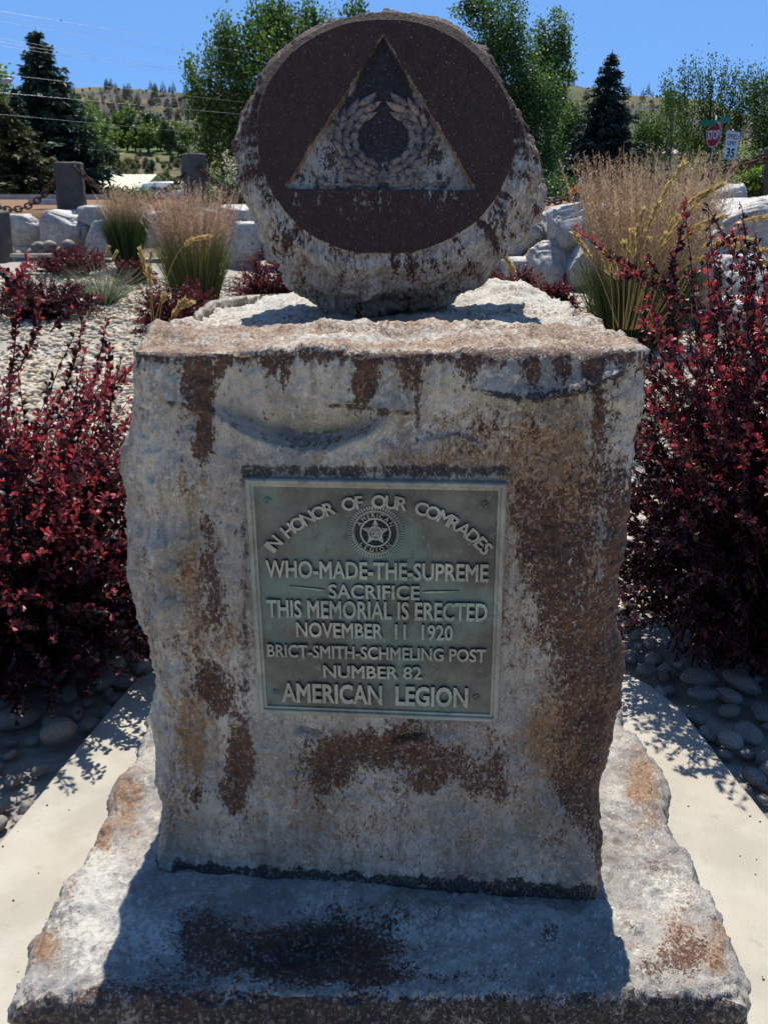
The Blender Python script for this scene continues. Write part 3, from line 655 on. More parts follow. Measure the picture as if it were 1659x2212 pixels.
def build_disc():
    rim = np.array([(st_of(*q)) for q in ((828, 42), (935, 58), (1035, 125), (1095, 215), (1110, 300), (1090, 390), (1040, 465), (960, 520), (830, 546), (700, 522), (615, 455), (570, 370), (556, 290), (575, 190), (640, 105), (725, 58))])
    ra = np.arctan2(rim[:, 1], rim[:, 0]); rr = np.hypot(rim[:, 0], rim[:, 1]); o = np.argsort(ra); ra = ra[o]; rr = rr[o]
    nphi = 720; phi = np.arange(nphi) * 2 * np.pi / nphi - np.pi
    Rf = np.interp(phi, np.concatenate([ra - 2 * np.pi, ra, ra + 2 * np.pi]), np.tile(rr, 3))
    for _ in range(40): Rf = (Rf + np.roll(Rf, 1) + np.roll(Rf, -1)) / 3
    Rf = Rf + 0.0022 * fbm(np.stack([np.cos(phi) * 7, np.sin(phi) * 7, 0 * phi], 1), 3)
    # how far the rough flank stands out beyond the face, by angle (0 = right, 90 = top)
    degs = np.array([-180, -160, -135, -110, -90, -70, -45, -20, -8, 0, 15, 30, 45, 60, 75, 90, 105, 120, 140, 160, 180])
    outs = np.array([.036, .038, .050, .054, .036, .056, .054, .058, .074, .058, .034, .026, .032, .040, .040, .046, .040, .034, .036, .036, .036])
    out = np.interp(np.degrees(phi), degs, outs)
    prof = [(0.0, 0.0), (0.05, 0.03), (0.45, 0.04), (0.70, 0.10), (0.85, 0.16), (1.0, 0.24), (0.95, 0.5), (1.0, 0.78), (0.9, 0.94), (-0.4, 1.0)]
    T = 0.285
    pt = np.linspace(0, 1, 110); pk = np.linspace(0, 1, len(prof)); po = np.interp(pt, pk, [q[0] for q in prof]); pw = np.interp(pt, pk, [q[1] for q in prof]) * T
    rows = []; kinds = []
    nr = 230
    for i in range(1, nr + 1): rows.append((Rf * (i / nr), np.zeros(nphi))); kinds.append(0)
    for i in range(1, len(pt)): rows.append((Rf + out * po[i], np.full(nphi, pw[i]))); kinds.append(1)
    for q in np.linspace(0.85, 0.04, 14): rows.append(((Rf - 0.5 * out) * q, np.full(nphi, T + 0.02 * (1 - q)))); kinds.append(2)
    r = np.array([x[0] for x in rows]); wv = np.array([x[1] for x in rows]); kd = np.repeat(kinds, nphi)
    s = (r * np.cos(phi)).ravel(); t = (r * np.sin(phi)).ravel(); wd = wv.ravel()
    n = len(rows)
    I, J = np.meshgrid(np.arange(n - 1), np.arange(nphi), indexing='ij'); J2 = (J + 1) % nphi
    Q = np.stack([(I * nphi + J).ravel(), (I * nphi + J2).ravel(), ((I + 1) * nphi + J2).ravel(), ((I + 1) * nphi + J).ravel()], 1)[:, ::-1]
    V = DL(s, t, wd); V = np.concatenate([V, [DL(0.0, 0.0, 0.0)]]); s = np.append(s, 0); t = np.append(t, 0); wd = np.append(wd, 0); kd = np.append(kd, 0)
    cen = len(V) - 1
    # flank roughness
    face = kd == 0
    rad = np.hypot(s, t) + 1e-9; u = np.stack([s / rad, t / rad], 1)
    k = np.where(face, 0, np.clip(wd / 0.05, 0, 1))
    P3 = np.stack([s, t, wd], 1)
    dd = k * (0.020 * fbm(P3 * 5 + 3, 4) + 0.010 * fbm(P3 * 15 + 6, 4, .6) + 0.004 * fbm(P3 * 45, 4, .6) + 0.062 * terrace(fbm(P3 * np.array([5, 5, 9]) + 21, 5, .58), 7))
    dd += k * 0.020 * terrace(fbm(P3 * np.array([4, 4, 30]) + 55, 4, .5), 6)
    dd += k * 0.015 * np.exp(-((np.degrees(np.arctan2(t, s)) - 42) / 8) ** 2)
    s2 = s + u[:, 0] * dd; t2 = t + u[:, 1] * dd
    # carved triangle sunk into the polished face
    td = tri_dist(s, t)
    sink = sstep(0.0, 0.0030, td) * 0.0105
    groove = 0.0025 * np.exp(-((td + 0.002) / 0.0022) ** 2)
    w2 = wd + np.where(face, sink - 0.0 * groove + 0.0008 * fbm(P3 * 60, 3), 0)
    V = DL(s2, t2, w2)
    F_all = Q.tolist() + [[cen, j, (j + 1) % nphi][::-1] for j in range(nphi)]
    bk = (n - 1) * nphi; F_all.append([bk + j for j in range(nphi)])
    px, py = proj(V); st = np.zeros((len(V), 4)); G = gauss
    wob = fbm(np.stack([px / 30, py / 30, 0 * px], 1), 3)
    ins = sstep(-0.001, 0.002, td) * face
    fc = face * 1.0
    rust = fc * (1 - ins) * 1.25 ; blk = fc * (1 - ins) * 0.12
    # white run-off below the triangle, at the rim
    drip = fbm(np.stack([px / 17, py / 60, 0 * px], 1), 5, .68)
    run = boxf(px, py, 635, 1020, 410, 500, 6) * sstep(500, 415, py + 40 * drip)
    rust = rust - fc * (0.70 * run * (0.40 + 1.6 * drip) + 0.34 * boxf(px, py, 600, 1040, 408, 545, 30) * (0.5 + 1.3 * drip))
    rust = rust - fc * 0.28 * sstep(0.975, 0.998, np.hypot(s, t) / np.interp(np.arctan2(t, s), phi, Rf)) * (0.7 + wob)
    # inside: grey in the corners and along the sides, dark in the middle and apex
    core = np.clip(1.25 * G(px, py, 828, 150, 45, 75) + 1.2 * G(px, py, 826, 265, 62, 80) + 0.9 * G(px, py, 828, 200, 40, 60), 0, 1.2)
    blk = blk + ins * (0.80 * core + 0.26 + 0.34 * np.exp(-((np.hypot((px - 828) / 1.0, (py - 293) / .95) - 84) / 26) ** 2) + 0.25 * boxf(px, py, 680, 980, 380, 412, 8)); rust = rust + ins * (0.80 * core + 0.30 + 0.25 * G(px, py, 720, 330, 30, 30) + 0.28 * G(px, py, 930, 330, 30, 30))
    edge = np.exp(-(td / 0.0040) ** 2) * face * (py < 400)
    och = 0.75 * edge; rust = rust - 0.55 * edge
    rust = rust * 1.0
    # flank: brown above, chalky white below with brown runs
    ang = np.degrees(np.arctan2(t, s)); up = sstep(-25, 40, np.where(ang > 90, 180 - ang, np.where(ang < -90, -180 - ang, ang)))
    fl = (~face) * 1.0
    runs = fbm(np.stack([ang / 7.0, wd * 6, 0 * ang], 1), 4, .6)
    rust = rust + fl * (0.16 + 0.80 * up + 1.0 * runs + 0.25 * np.exp(-(wd / 0.02) ** 2)); och = och + fl * (0.36 + 0.5 * runs)
    rust = rust + fl * (0.35 * G(px, py, 910, 575, 70, 22) + 0.30 * G(px, py, 600, 500, 30, 60) + 0.3 * G(px, py, 1080, 480, 25, 60))
    ch = fl * (0.65 - 0.6 * up) + ins * 0.02
    st[:, 0] = rust; st[:, 1] = och; st[:, 2] = blk; st[:, 3] = ch
    o = mesh('round_stone', V, F_all, M_disc, None, True, (0, 1.85, 1.235), {'stain_shade': st})
    tag(o, 'thick round stone disc with a carved triangle and wreath, leaning back on the block', 'carved stone')
    return o
disc = build_disc()
def relief_mat():
    m, t, bs = new_mat('carved_relief'); c = coords(t)
    n1 = nz_(t, 45, 6, .65, c); n2 = nz_(t, 110, 7, .72, c, .5); n3 = nz_(t, 12, 3, .5, c)
    col = mixc(t, ramp01(t, n3, .4, .6), (0.26, 0.20, 0.16), (0.40, 0.26, 0.175))
    col = mixc(t, ramp01(t, n1, .4, .65), (0.13, 0.11, 0.092), col)
    col = mixc(t, mth(t, 'MULTIPLY', ramp01(t, n2, .50, .58), 0.85), col, (0.035, 0.026, 0.024))
    t.links.new(col, bs.inputs['Base Color']); bs.inputs['Roughness'].default_value = .7; bump(t, bs, n2, .5, .002)
    return m
M_relief = relief_mat()
def leaf_bump(mb, c, d, l, w_, h, bend=0.0, base=0.0105):
    """one carved leaf: lens outline with a ridge, standing h above the floor of the triangle"""
    c = np.array(c); d = np.array(d, float); d /= np.linalg.norm(d); nn = np.array([-d[1], d[0]])
    n, m = 10, 7; P = []
    for i in range(n + 1):
        f_ = i / n; wv = w_ * (math.sin(math.pi * min(1, f_ ** 0.75)) ** 0.85 if 0 < f_ < 1 else 0.02)
        for j in range(m):
            g = j / (m - 1) * 2 - 1; q = c + d * (f_ - .5) * 2 * l + nn * (g * wv + bend * (1 - (2 * f_ - 1) ** 2))
            hh = h * (1 - abs(g) ** 2.2) * (0.55 + 0.45 * math.sin(math.pi * f_)) - (0.0006 if abs(g) < .1 else 0)
            P.append((q[0], q[1], base - hh + 0.0006))
    P = np.array(P); mb.add(DL(P[:, 0], P[:, 1], P[:, 2]), [[i * m + j, i * m + j + 1, (i + 1) * m + j + 1, (i + 1) * m + j] for i in range(n) for j in range(m - 1)])
def build_wreath():
    mb = MB(); c0 = np.array(st_of(828, 293)); k = st_of(928, 293)[0] - st_of(828, 293)[0]; k /= 100   # metres per unit
    for sgn in (-1, 1):
        for row, (rad, cnt, a0, a1, l, w_, tw) in enumerate(((100, 7, -58, 70, 25, 10.5, 0.30), (82, 7, -66, 70, 25, 10, 0.08), (65, 6, -64, 58, 22, 9, -0.22))):
            for i in range(cnt):
                a = R(a0 + (a1 - a0) * i / (cnt - 1)); cc_ = c0 + k * rad * np.array([sgn * math.cos(a), math.sin(a) * 0.92])
                th = a + math.pi / 2 - tw
                leaf_bump(mb, cc_, (sgn * math.cos(th), math.sin(th)), l * k, w_ * k, 0.0080 - 0.0008 * row, sgn * 2.5 * k)
        leaf_bump(mb, c0 + k * np.array([sgn * 52, -84]), (sgn * 1, 0.18), 40 * k, 12 * k, .0062, -4 * k * sgn)
        # ribbon along the foot
        for (x, l) in ((28, 18), (55, 15), (86, 19), (122, 20)):
            leaf_bump(mb, c0 + k * np.array([sgn * x, -104 + (x % 7) * .6]), (sgn, 0.05 * ((x % 3) - 1)), l * k, 7.5 * k, .0045)
        leaf_bump(mb, c0 + k * np.array([sgn * 30, -94]), (sgn, 0.05), 26 * k, 7 * k, .0045)
    leaf_bump(mb, c0 + k * np.array([0, -84]), (0, 1), 15 * k, 20 * k, .0062)
    return tag(mb.build('carved_wreath', M_relief, disc), 'laurel wreath over a ribbon carved inside the triangle')
build_wreath()
# ------------------------------------------------------------------ terrain
WALL = np.array([(-30, 14.5), (-14, 16.2), (-7, 17.2), (-3.5, 17.0), (0, 15.5), (2.6, 13.3), (4.0, 10.8), (5.2, 9.2), (8, 7.0), (14, 4.5), (30, 2)], float)
def wall_y(x): return np.interp(x, WALL[:, 0], WALL[:, 1])
CREST = np.array([(-1500, 95), (-700, 104), (-364, 113), (-300, 119), (-260, 120), (-224, 116), (0, 118), (150, 124), (214, 121), (297, 110), (340, 92), (375, 72), (410, 50), (600, 38), (1500, 40)], float)
def garden_z(y): return -0.06 + 0.032 * np.maximum(0, np.minimum(y, 30) - 4.2)
def terrain_z(x, y):
    x = np.asarray(x, float); y = np.asarray(y, float)
    if x.ndim == 0: return terrain_z(x[None], y[None])[0]
    s = y - wall_y(x)
    g = garden_z(y); u = 1.16 + 0.016 * np.clip(s, 0, 11)
    z = g + (u - g) * sstep(0.15, 0.55, s)
    p = np.stack([x / 60, y / 60, 0 * x], 1)
    far = -6 + 13 * sstep(110, 300, y) + 14 * sstep(290, 455, y) + 6 * sstep(480, 640, y)
    cr = np.interp(x * 1100 / np.maximum(y, 1100) if False else x, CREST[:, 0], CREST[:, 1] - 17)
    hill = (cr - 20) * sstep(520, 1110, y) * 1.0
    far = far + hill * (1 - 0.5 * sstep(1150, 2400, y))
    n = fbm(p * 0.55, 5, 0.55); far = far + sstep(180, 420, y) * n * 7 + sstep(560, 760, y) * sstep(1250, 1000, y) * 9 * terrace(fbm(p * 0.5 + 7, 4), 5)
    z = z + (far - z) * sstep(34, 75, y)
    return z + 0.012 * fbm(np.stack([x * 1.3, y * 1.3, 0 * x], 1), 3) * sstep(3, 5, y)
def axis(parts): return np.unique(np.round(np.concatenate([np.arange(a, b, s) for a, b, s in parts]), 3))
xs = axis([(-900, -300, 12), (-300, -60, 6), (-60, -12, 2), (-12, 12, 0.22), (12, 60, 2), (60, 300, 6), (300, 901, 12)])
ys = axis([(-40, -6, 4), (-6, 3, 0.5), (3, 30, 0.2), (30, 90, 1.5), (90, 300, 7), (300, 1250, 9), (1250, 2600, 60)])
X, Y = np.meshgrid(xs, ys, indexing='ij'); Z = terrain_z(X.ravel(), Y.ravel())
nx, nyy = X.shape; K = np.arange(nx * nyy).reshape(nx, nyy)
Q = np.stack([K[:-1, :-1].ravel(), K[1:, :-1].ravel(), K[1:, 1:].ravel(), K[:-1, 1:].ravel()], 1)
V = np.stack([X.ravel(), Y.ravel(), Z], 1)
def terrain_col(V):
    x, y, z = V.T; n = len(V); c = np.zeros((n, 3)); s = y - wall_y(x)
    c[:] = (0.36, 0.33, 0.275)                                        # garden soil and small stones
    c[(s > 0.3)] = (0.23, 0.135, 0.075)                               # bark mulch over the wall
    c[s > 10.6] = (0.07, 0.07, 0.068)                                 # road
    c[y > 40] = (0.10, 0.115, 0.05)
    p = np.stack([x / 60, y / 60, z / 40], 1); n1 = fbm(p * 1.1, 5, .6); n2 = fbm(p * 3.7 + 5, 4, .6)
    m = y > 200
    scrub = np.array([0.115, 0.105, 0.048]) + 0.10 * n2[:, None] * np.array([1, .8, .5])
    c[m] = scrub[m]
    gr = sstep(395, 430, y) * sstep(640, 560, y); c = c * (1 - gr[:, None]) + gr[:, None] * np.array([0.10, 0.14, 0.035])
    h = sstep(560, 650, y)[:, None]
    hillc = np.array([0.088, 0.092, 0.036]) + n1[:, None] * np.array([0.13, 0.05, 0.035]) + sstep(0.05, .3, n2)[:, None] * np.array([0.06, 0.02, 0.02])
    rock = sstep(-0.04, 0.06, fbm(np.stack([x / 90, y / 140, z / 11], 1) + 3, 6, .68)) * 0.92
    hillc = hillc * (1 - rock[:, None]) + rock[:, None] * np.array([0.066, 0.052, 0.056])
    c = c * (1 - h) + h * hillc
    return np.clip(c, 0.01, 1)
def ground_mat():
    m, t, bs = new_mat('ground_cover'); c = coords(t); at = nd(t, 'ShaderNodeAttribute', attribute_name='col')
    n = nz_(t, 14, 7, .7, c); n2 = nz_(t, 0.9, 4, .6, c); n3 = nz_(t, 0.12, 6, .7, c)
    k = mth(t, 'MULTIPLY_ADD', n, 1.5, 0.25); k = mth(t, 'MULTIPLY', k, mth(t, 'MULTIPLY_ADD', n2, 0.5, 0.75)); k = mth(t, 'MULTIPLY', k, mth(t, 'MULTIPLY_ADD', n3, 1.0, 0.5))
    mx = nd(t, 'ShaderNodeMix', data_type='RGBA', blend_type='MULTIPLY'); mx.inputs[0].default_value = 1
    t.links.new(at.outputs['Color'], mx.inputs[6]); cb = nd(t, 'ShaderNodeCombineColor')
    for i in range(3): t.links.new(k, cb.inputs[i])
    t.links.new(cb.outputs[0], mx.inputs[7]); t.links.new(mx.outputs[2], bs.inputs['Base Color']); bs.inputs['Roughness'].default_value = .9; bs.inputs['Specular IOR Level'].default_value = .2
    bump(t, bs, n, .8, .03); return m
tag(mesh('ground', V, Q, ground_mat(), None, True, None, {'col': terrain_col(V)}), 'gravel garden, mulched terrace and dry hills beyond', None, None, 'structure')

# ------------------------------------------------------------------ concrete pad
def concrete_mat():
    m, t, bs = new_mat('pale_concrete'); c = coords(t)
    n = nz_(t, 5, 6, .6, c); n2 = nz_(t, 70, 6, .7, c); n3 = nz_(t, 1.6, 4, .6, c, .4); n4 = nz_(t, 18, 5, .65, c)
    col = mixc(t, ramp01(t, n, .35, .68), (0.37, 0.34, 0.275), (0.47, 0.435, 0.36))
    col = mixc(t, mth(t, 'MULTIPLY', ramp01(t, n3, .5, .66), .5), col, (0.40, 0.35, 0.265))
    col = mixc(t, mth(t, 'MULTIPLY', ramp01(t, n4, .58, .70), .45), col, (0.28, 0.255, 0.205))
    col = mixc(t, mth(t, 'MULTIPLY', ramp01(t, nz_(t, 190, 2, .5, c), .70, .74), .7), col, (0.10, 0.085, 0.06))
    col = mixc(t, mth(t, 'MULTIPLY', ramp01(t, n2, .58, .70), .35), col, (0.30, 0.28, 0.24))
    t.links.new(col, bs.inputs['Base Color']); bs.inputs['Roughness'].default_value = .85; bs.inputs['Specular IOR Level'].default_value = .3
    bump(t, bs, n2, .35, .003); return m
M_conc = concrete_mat()
PAD_R = [(0.45, 2.62), (0.66, 2.60), (0.77, 2.54), (0.84, 2.44), (0.895, 2.31), (0.925, 2.05), (0.955, 1.81), (1.01, 1.40), (1.12, 0.85), (1.6, 0.2), (3.0, -0.6), (5.0, -1.2), (5.0, -7)]
PAD_L = [(-5.0, -7), (-5.0, -1.2), (-3.0, -0.6), (-1.6, 0.2), (-1.14, 0.85), (-1.0, 1.35), (-0.92, 1.73), (-0.865, 2.05), (-0.80, 2.45), (-0.74, 2.56), (-0.64, 2.61), (-0.45, 2.62)]
def dense(P, n=12):
    o = []
    for a, b in zip(P[:-1], P[1:]): o += [(a[0] + (b[0] - a[0]) * k / n, a[1] + (b[1] - a[1]) * k / n) for k in range(n)]
    return o + [P[-1]]
PADO = np.array(dense(PAD_L + PAD_R)); PADO[:, 0] += 0.006 * fbm(np.stack([PADO[:, 1] * 6, PADO[:, 0] * 3, 0 * PADO[:, 0]], 1), 3)
cen_ = np.array([0.0, 0.5]); tn = np.roll(PADO, -1, 0) - np.roll(PADO, 1, 0); nn_ = np.stack([tn[:, 1], -tn[:, 0]], 1); nn_ /= np.linalg.norm(nn_, axis=1)[:, None] + 1e-9
if ((PADO - cen_) * nn_).sum() < 0: nn_ = -nn_
Vp = []
for ins, z in ((0, -0.30), (0, -0.014), (0.004, -0.006), (0.012, 0.0)): Vp.append(np.c_[PADO - nn_ * ins, np.full(len(PADO), z)])
k = len(PADO); Fp = [[i * k + j, i * k + (j + 1) % k, (i + 1) * k + (j + 1) % k, (i + 1) * k + j] for i in range(3) for j in range(k)] + [[3 * k + j for j in range(k)]]
tag(mesh('concrete_path', np.concatenate(Vp), Fp, M_conc, None, False), 'pale smooth concrete path around the base slab', None, None, 'structure')
def pad_x(y, side):
    P = np.array(PAD_R if side > 0 else PAD_L[::-1]); o = np.argsort(P[:, 1]); return np.interp(y, P[o, 1], P[o, 0])

# ------------------------------------------------------------------ rocks
def ico(sub):
    import bmesh
    b = bmesh.new(); bmesh.ops.create_icosphere(b, subdivisions=sub, radius=1.0)
    V = np.array([v.co[:] for v in b.verts]); Fc = np.array([[v.index for v in f.verts] for f in b.faces]); b.free(); return V, Fc
I3, I4, I5 = ico(3), ico(4), ico(5)
def cobble_mat():
    m, t, bs = new_mat('river_stone'); c = coords(t); oi = nd(t, 'ShaderNodeObjectInfo').outputs['Random']
    cr = nd(t, 'ShaderNodeValToRGB'); e = cr.color_ramp; e.interpolation = 'LINEAR'
    e.elements[0].color = (0.095, 0.088, 0.075, 1); e.elements[1].color = (0.38, 0.345, 0.29, 1)
    for p_, q in ((.25, (0.17, 0.15, 0.12, 1)), (.5, (0.22, 0.185, 0.14, 1)), (.72, (0.145, 0.14, 0.125, 1)), (.86, (0.27, 0.215, 0.17, 1))):
        x = e.elements.new(p_); x.color = q
    t.links.new(oi, cr.inputs[0])
    n = nz_(t, 18, 6, .65, c); sp = nz_(t, 95, 4, .7, c); big = nz_(t, 7, 4, .6, c, 1.0)
    col = mixc(t, mth(t, 'MULTIPLY', ramp01(t, n, .42, .66), .5), cr.outputs[0], (0.10, 0.095, 0.085))
    col = mixc(t, mth(t, 'MULTIPLY', ramp01(t, sp, .52, .62), .5), col, (0.48, 0.46, 0.42))
    col = mixc(t, mth(t, 'MULTIPLY', ramp01(t, big, .56, .6), .35), col, (0.5, 0.47, 0.42))
    t.links.new(col, bs.inputs['Base Color']); bs.inputs['Roughness'].default_value = .65
    bump(t, bs, sp, .25, .004); return m
M_cob = cobble_mat()
def cobble_mesh(seed):
    V, Fc = I4; r = np.random.default_rng(seed)
    d = 0.16 * fbm(V * 1.1 + seed * 3.1, 2) + 0.03 * fbm(V * 4 + seed, 3)
    P = np.sign(V) * np.abs(V) ** r.uniform(.78, 1.0) * (1 + d[:, None])
    for _ in range(2):
        n = r.normal(size=3); n /= np.linalg.norm(n); h = r.uniform(.68, .85); q = P @ n; P = P - np.clip(q - h, 0, None)[:, None] * n * .75
    return P * np.array([1.0, r.uniform(.66, .85), r.uniform(.52, .7)]), Fc
COB = []
for i in range(9):
    V, Fc = cobble_mesh(40 + i); COB.append(mesh('river_cobble', V, Fc, M_cob))
for o in COB: SC.collection.objects.unlink(o)
def place(src, loc, sc, rot, first=[True]):
    o = src.copy(); SC.collection.objects.link(o); o.location = loc; o.scale = sc; o.rotation_euler = rot; return o
cob_spots = []
def scatter_cobbles(side, n, ylim, depth, group, label):
    r = random.Random(7 + side); pts = []
    tries = 0
    while len(pts) < n and tries < 120000:
        tries += 1
        y = r.uniform(*ylim); x = float(pad_x(y, side)) + side * (0.012 + r.random() ** 1.1 * depth)
        rad = r.choice([.018, .020, .024, .026, .030, .034, .040, .052])
        if side * x < side * float(pad_x(y, side)) + rad * 0.95: continue
        if any((x - a) ** 2 + (y - b) ** 2 < (0.74 * (rad + c)) ** 2 for a, b, c in pts): continue
        if any((x - a) ** 2 + (y - b) ** 2 < (0.95 * (rad + c)) ** 2 for a, b, c in cob_spots): continue
        pts.append((x, y, rad))
    for x, y, rad in pts:
        o = place(r.choice(COB), (x, y, -0.055 + rad * 0.9), (rad * r.uniform(.95, 1.25), rad * r.uniform(.9, 1.15), rad * r.uniform(.85, 1.15)), (r.uniform(-.35, .35), r.uniform(-.35, .35), r.uniform(0, 6.28)))
        tag(o, label, 'stone', group)
    cob_spots.extend(pts)
hero = place(COB[2], (*onZ(122, 1566, 0.03)[:2], 0.01), (.056, .054, .062), (.2, .1, .5)); tag(hero, 'big smooth rounded grey cobble dappled with light, touching the edge of the path', 'stone', 'river cobbles beside the path')
cob_spots.append((hero.location.x, hero.location.y, .055))
for (px, py, rx, ry, rz, lab) in ((20, 1530, .085, .065, .055, 'broad dark boulder-like cobble lying in the deepest shade by the barberry'), (90, 1440, .075, .05, .045, 'long brownish cobble in the shade under the barberry twigs'),
                                  (1512, 1445, .075, .05, .05, 'wide tan cobble with sun flecks behind the row along the path'), (1520, 1480, .062, .042, .045, 'long pinkish tan cobble lying against the curved path edge'),
                                  (1398, 1432, .038, .034, .036, 'small black and white speckled cobble at the rounded end of the path')):
    q = onZ(px, py, 0.02); o = place(COB[int(px) % 9], (q[0], q[1], -0.01), (rx, ry, rz), (.1, .15, .4)); tag(o, lab, 'stone', 'river cobbles beside the path'); cob_spots.append((q[0], q[1], max(rx, ry) * .9))
scatter_cobbles(-1, 148, (1.45, 3.1), 0.52, 'river cobbles beside the path', 'ordinary rounded river cobble in the crowded bed between path and barberry where shade is deep')
scatter_cobbles(1, 148, (1.45, 3.1), 0.52, 'river cobbles beside the path', 'ordinary rounded river cobble in the mixed bed past the curving path edge')
# dry leaf litter and grit that has blown onto the concrete: uncountable
def litter():
    r = np.random.default_rng(15); n = 2600; x = r.uniform(-1.25, 1.25, n); y = 1.1 + r.random(n) * 1.5; ed = np.where(x > 0, pad_x(y, 1) - x, x - pad_x(y, -1)); ok = (np.abs(x) > .58) & (ed > .01) & (r.random(n) < .04 + .96 * np.exp(-ed / .03)); x, y = x[ok], y[ok]; n = len(x)
    base, Fc = ico(1); sz = r.choice([.0012, .0016, .0024], n); P = base[None] * sz[:, None, None] * np.array([1.3, 1, .6]) + np.stack([x, y, 0 * x + .0015], 1)[:, None]
    c = np.array([(0.10, 0.08, 0.06), (0.30, 0.27, 0.22), (0.12, 0.03, 0.03)])[r.integers(0, 3, n)]
    m, t, bs = new_mat('grit'); at = nd(t, 'ShaderNodeAttribute', attribute_name='col'); t.links.new(at.outputs['Color'], bs.inputs['Base Color']); bs.inputs['Roughness'].default_value = .9
    tag(mesh('grit', P.reshape(-1, 3), (Fc[None] + (np.arange(n) * len(base))[:, None, None]).reshape(-1, 3), m, None, True, None, {'col': np.repeat(c, len(base), 0)}), 'grit and dry crumbs along the edges of the concrete', None, None, 'stuff')
litter()
# light pebble gravel: more than anyone could count
def gravel():
    r = np.random.default_rng(9); base, Fc = ico(1); n0 = len(base)
    out = []; cols = []
    def area(x0, x1, y0, y1, n):
        y = r.uniform(y0, y1, n); x = r.uniform(x0, x1, n); s_ = y - wall_y(x); ok = s_ < -0.2
        ok &= ~((np.abs(x) < 1.25) & (y < 2.75)); ok &= ~((y < 2.95) & (np.abs(x) < 2.4))
        return x[ok], y[ok]
    segs = [area(-4.6, 0.05, 2.7, 8, 15800), area(-6, 1.5, 8, 14, 9500), area(0.05, 4.6, 2.7, 8, 11700), area(0.5, 4.5, 8, 12, 4500)]
    x = np.concatenate([s[0] for s in segs]); y = np.concatenate([s[1] for s in segs]); n = len(x)
    sz = r.choice([.014, .018, .023, .028, .034, .042], n, p=[.2, .25, .25, .17, .09, .04]) * (1 + 0.03 * np.maximum(0, y - 5))
    z = terrain_z(x, y) + sz * 0.25
    ang = r.uniform(0, 6.28, n); sc = np.stack([sz * r.uniform(.9, 1.5, n), sz * r.uniform(.8, 1.1, n), sz * r.uniform(.5, .8, n)], 1)
    P = base[None] * sc[:, None, :] * (1 + 0.13 * r.normal(size=(n, n0, 1)))
    ca, sa = np.cos(ang)[:, None], np.sin(ang)[:, None]; tl = r.normal(0, .35, n)[:, None]
    Px, Py, Pz = P[..., 0], P[..., 1], P[..., 2]
    Pz2 = Pz + Px * tl; Xr = Px * ca - Py * sa + x[:, None]; Yr = Px * sa + Py * ca + y[:, None]
    V = np.stack([Xr, Yr, Pz2 + z[:, None]], -1).reshape(-1, 3)
    Fa = (Fc[None] + (np.arange(n) * n0)[:, None, None]).reshape(-1, 3)
    pal = np.array([(0.47, 0.44, 0.38), (0.40, 0.36, 0.29), (0.55, 0.53, 0.48), (0.30, 0.285, 0.25), (0.44, 0.37, 0.27), (0.36, 0.36, 0.345)])
    c = pal[r.integers(0, 6, n)] * r.uniform(.85, 1.3, (n, 1)) * np.array([1.12, 1.02, .84]); col = np.repeat(c, n0, 0)
    m, t, bs = new_mat('pebble'); at = nd(t, 'ShaderNodeAttribute', attribute_name='col'); nn = nz_(t, 60, 4, .6, coords(t))
    t.links.new(mixc(t, mth(t, 'MULTIPLY', ramp01(t, nn, .4, .7), .35), at.outputs['Color'], (0.2, 0.185, 0.16)), bs.inputs['Base Color']); bs.inputs['Roughness'].default_value = .75
    tag(mesh('pebble_gravel', V, Fa, m, None, True, None, {'col': col}), 'pale rounded pebble gravel covering the garden bed', None, None, 'stuff')
gravel()
M_bould = stone_mat('limestone_boulder', (0.31, 0.30, 0.285), (0.50, 0.485, 0.455), (0.26, 0.262, 0.265), 15.0, 1.0, 1.0)
def boulder(px0, py0, px1, py1, Yd, label, seed, depth=None, sink=0.0, name='wall_boulder', group='boulders of the retaining wall', mat=None, tilt=0.0, stain_shade=(0, .12, 0, .3)):
    c = onY((px0 + px1) / 2, (py0 + py1) / 2, Yd); a = onY(px0, (py0 + py1) / 2, Yd); b = onY(px1, (py0 + py1) / 2, Yd); t_ = onY((px0 + px1) / 2, py0, Yd); d_ = onY((px0 + px1) / 2, py1, Yd)
    hw = (b[0] - a[0]) / 2; hh = (t_[2] - d_[2]) / 2; dp = depth or max(hw, hh) * 0.9
    V, Fc = I5; r = np.random.default_rng(seed)
    P = np.sign(V) * np.abs(V) ** 0.42; P /= np.abs(P).max()
    for _ in range(7):
        n = r.normal(size=3) * np.array([1, 1, .8]); n /= np.linalg.norm(n); h = r.uniform(.80, 1.05); q = P @ n; P = P - np.clip(q - h, 0, None)[:, None] * n
    d = 0.10 * fbm(V * 1.3 + seed, 3) + 0.07 * fbm(V * 3.5 + seed, 4, .6) + 0.035 * fbm(V * 11 + seed, 3, .6) + 0.09 * terrace(fbm(V * 1.8 + seed * 2, 4), 6)
    P = P * (1 + d[:, None]); lo, hi = P.min(0), P.max(0); P = (P - (lo + hi) / 2) / ((hi - lo) / 2)
    ct, s_ = math.cos(tilt), math.sin(tilt); P = np.stack([P[:, 0] * ct - P[:, 2] * s_, P[:, 1], P[:, 0] * s_ + P[:, 2] * ct], 1)
    P = P * np.array([hw, dp, hh + sink / 2]) + np.array([c[0], Yd + dp * 0.8, c[2] - sink / 2])
    st = np.tile(np.array(stain_shade, float), (len(P), 1)); st[:, 2] += 0.10 + 0.40 * fbm(V * 2.2 + seed, 3); st[:, 3] += 0.3 * sstep(.1, .8, V[:, 2]); st[:, 1] += .35 * fbm(V * 2 + seed + 7, 3)
    o = mesh(name, P, Fc, mat or M_bould, None, True, (c[0], Yd + dp * .8, P[:, 2].min()), {'stain_shade': st}); tag(o, label, 'boulder', group); return o
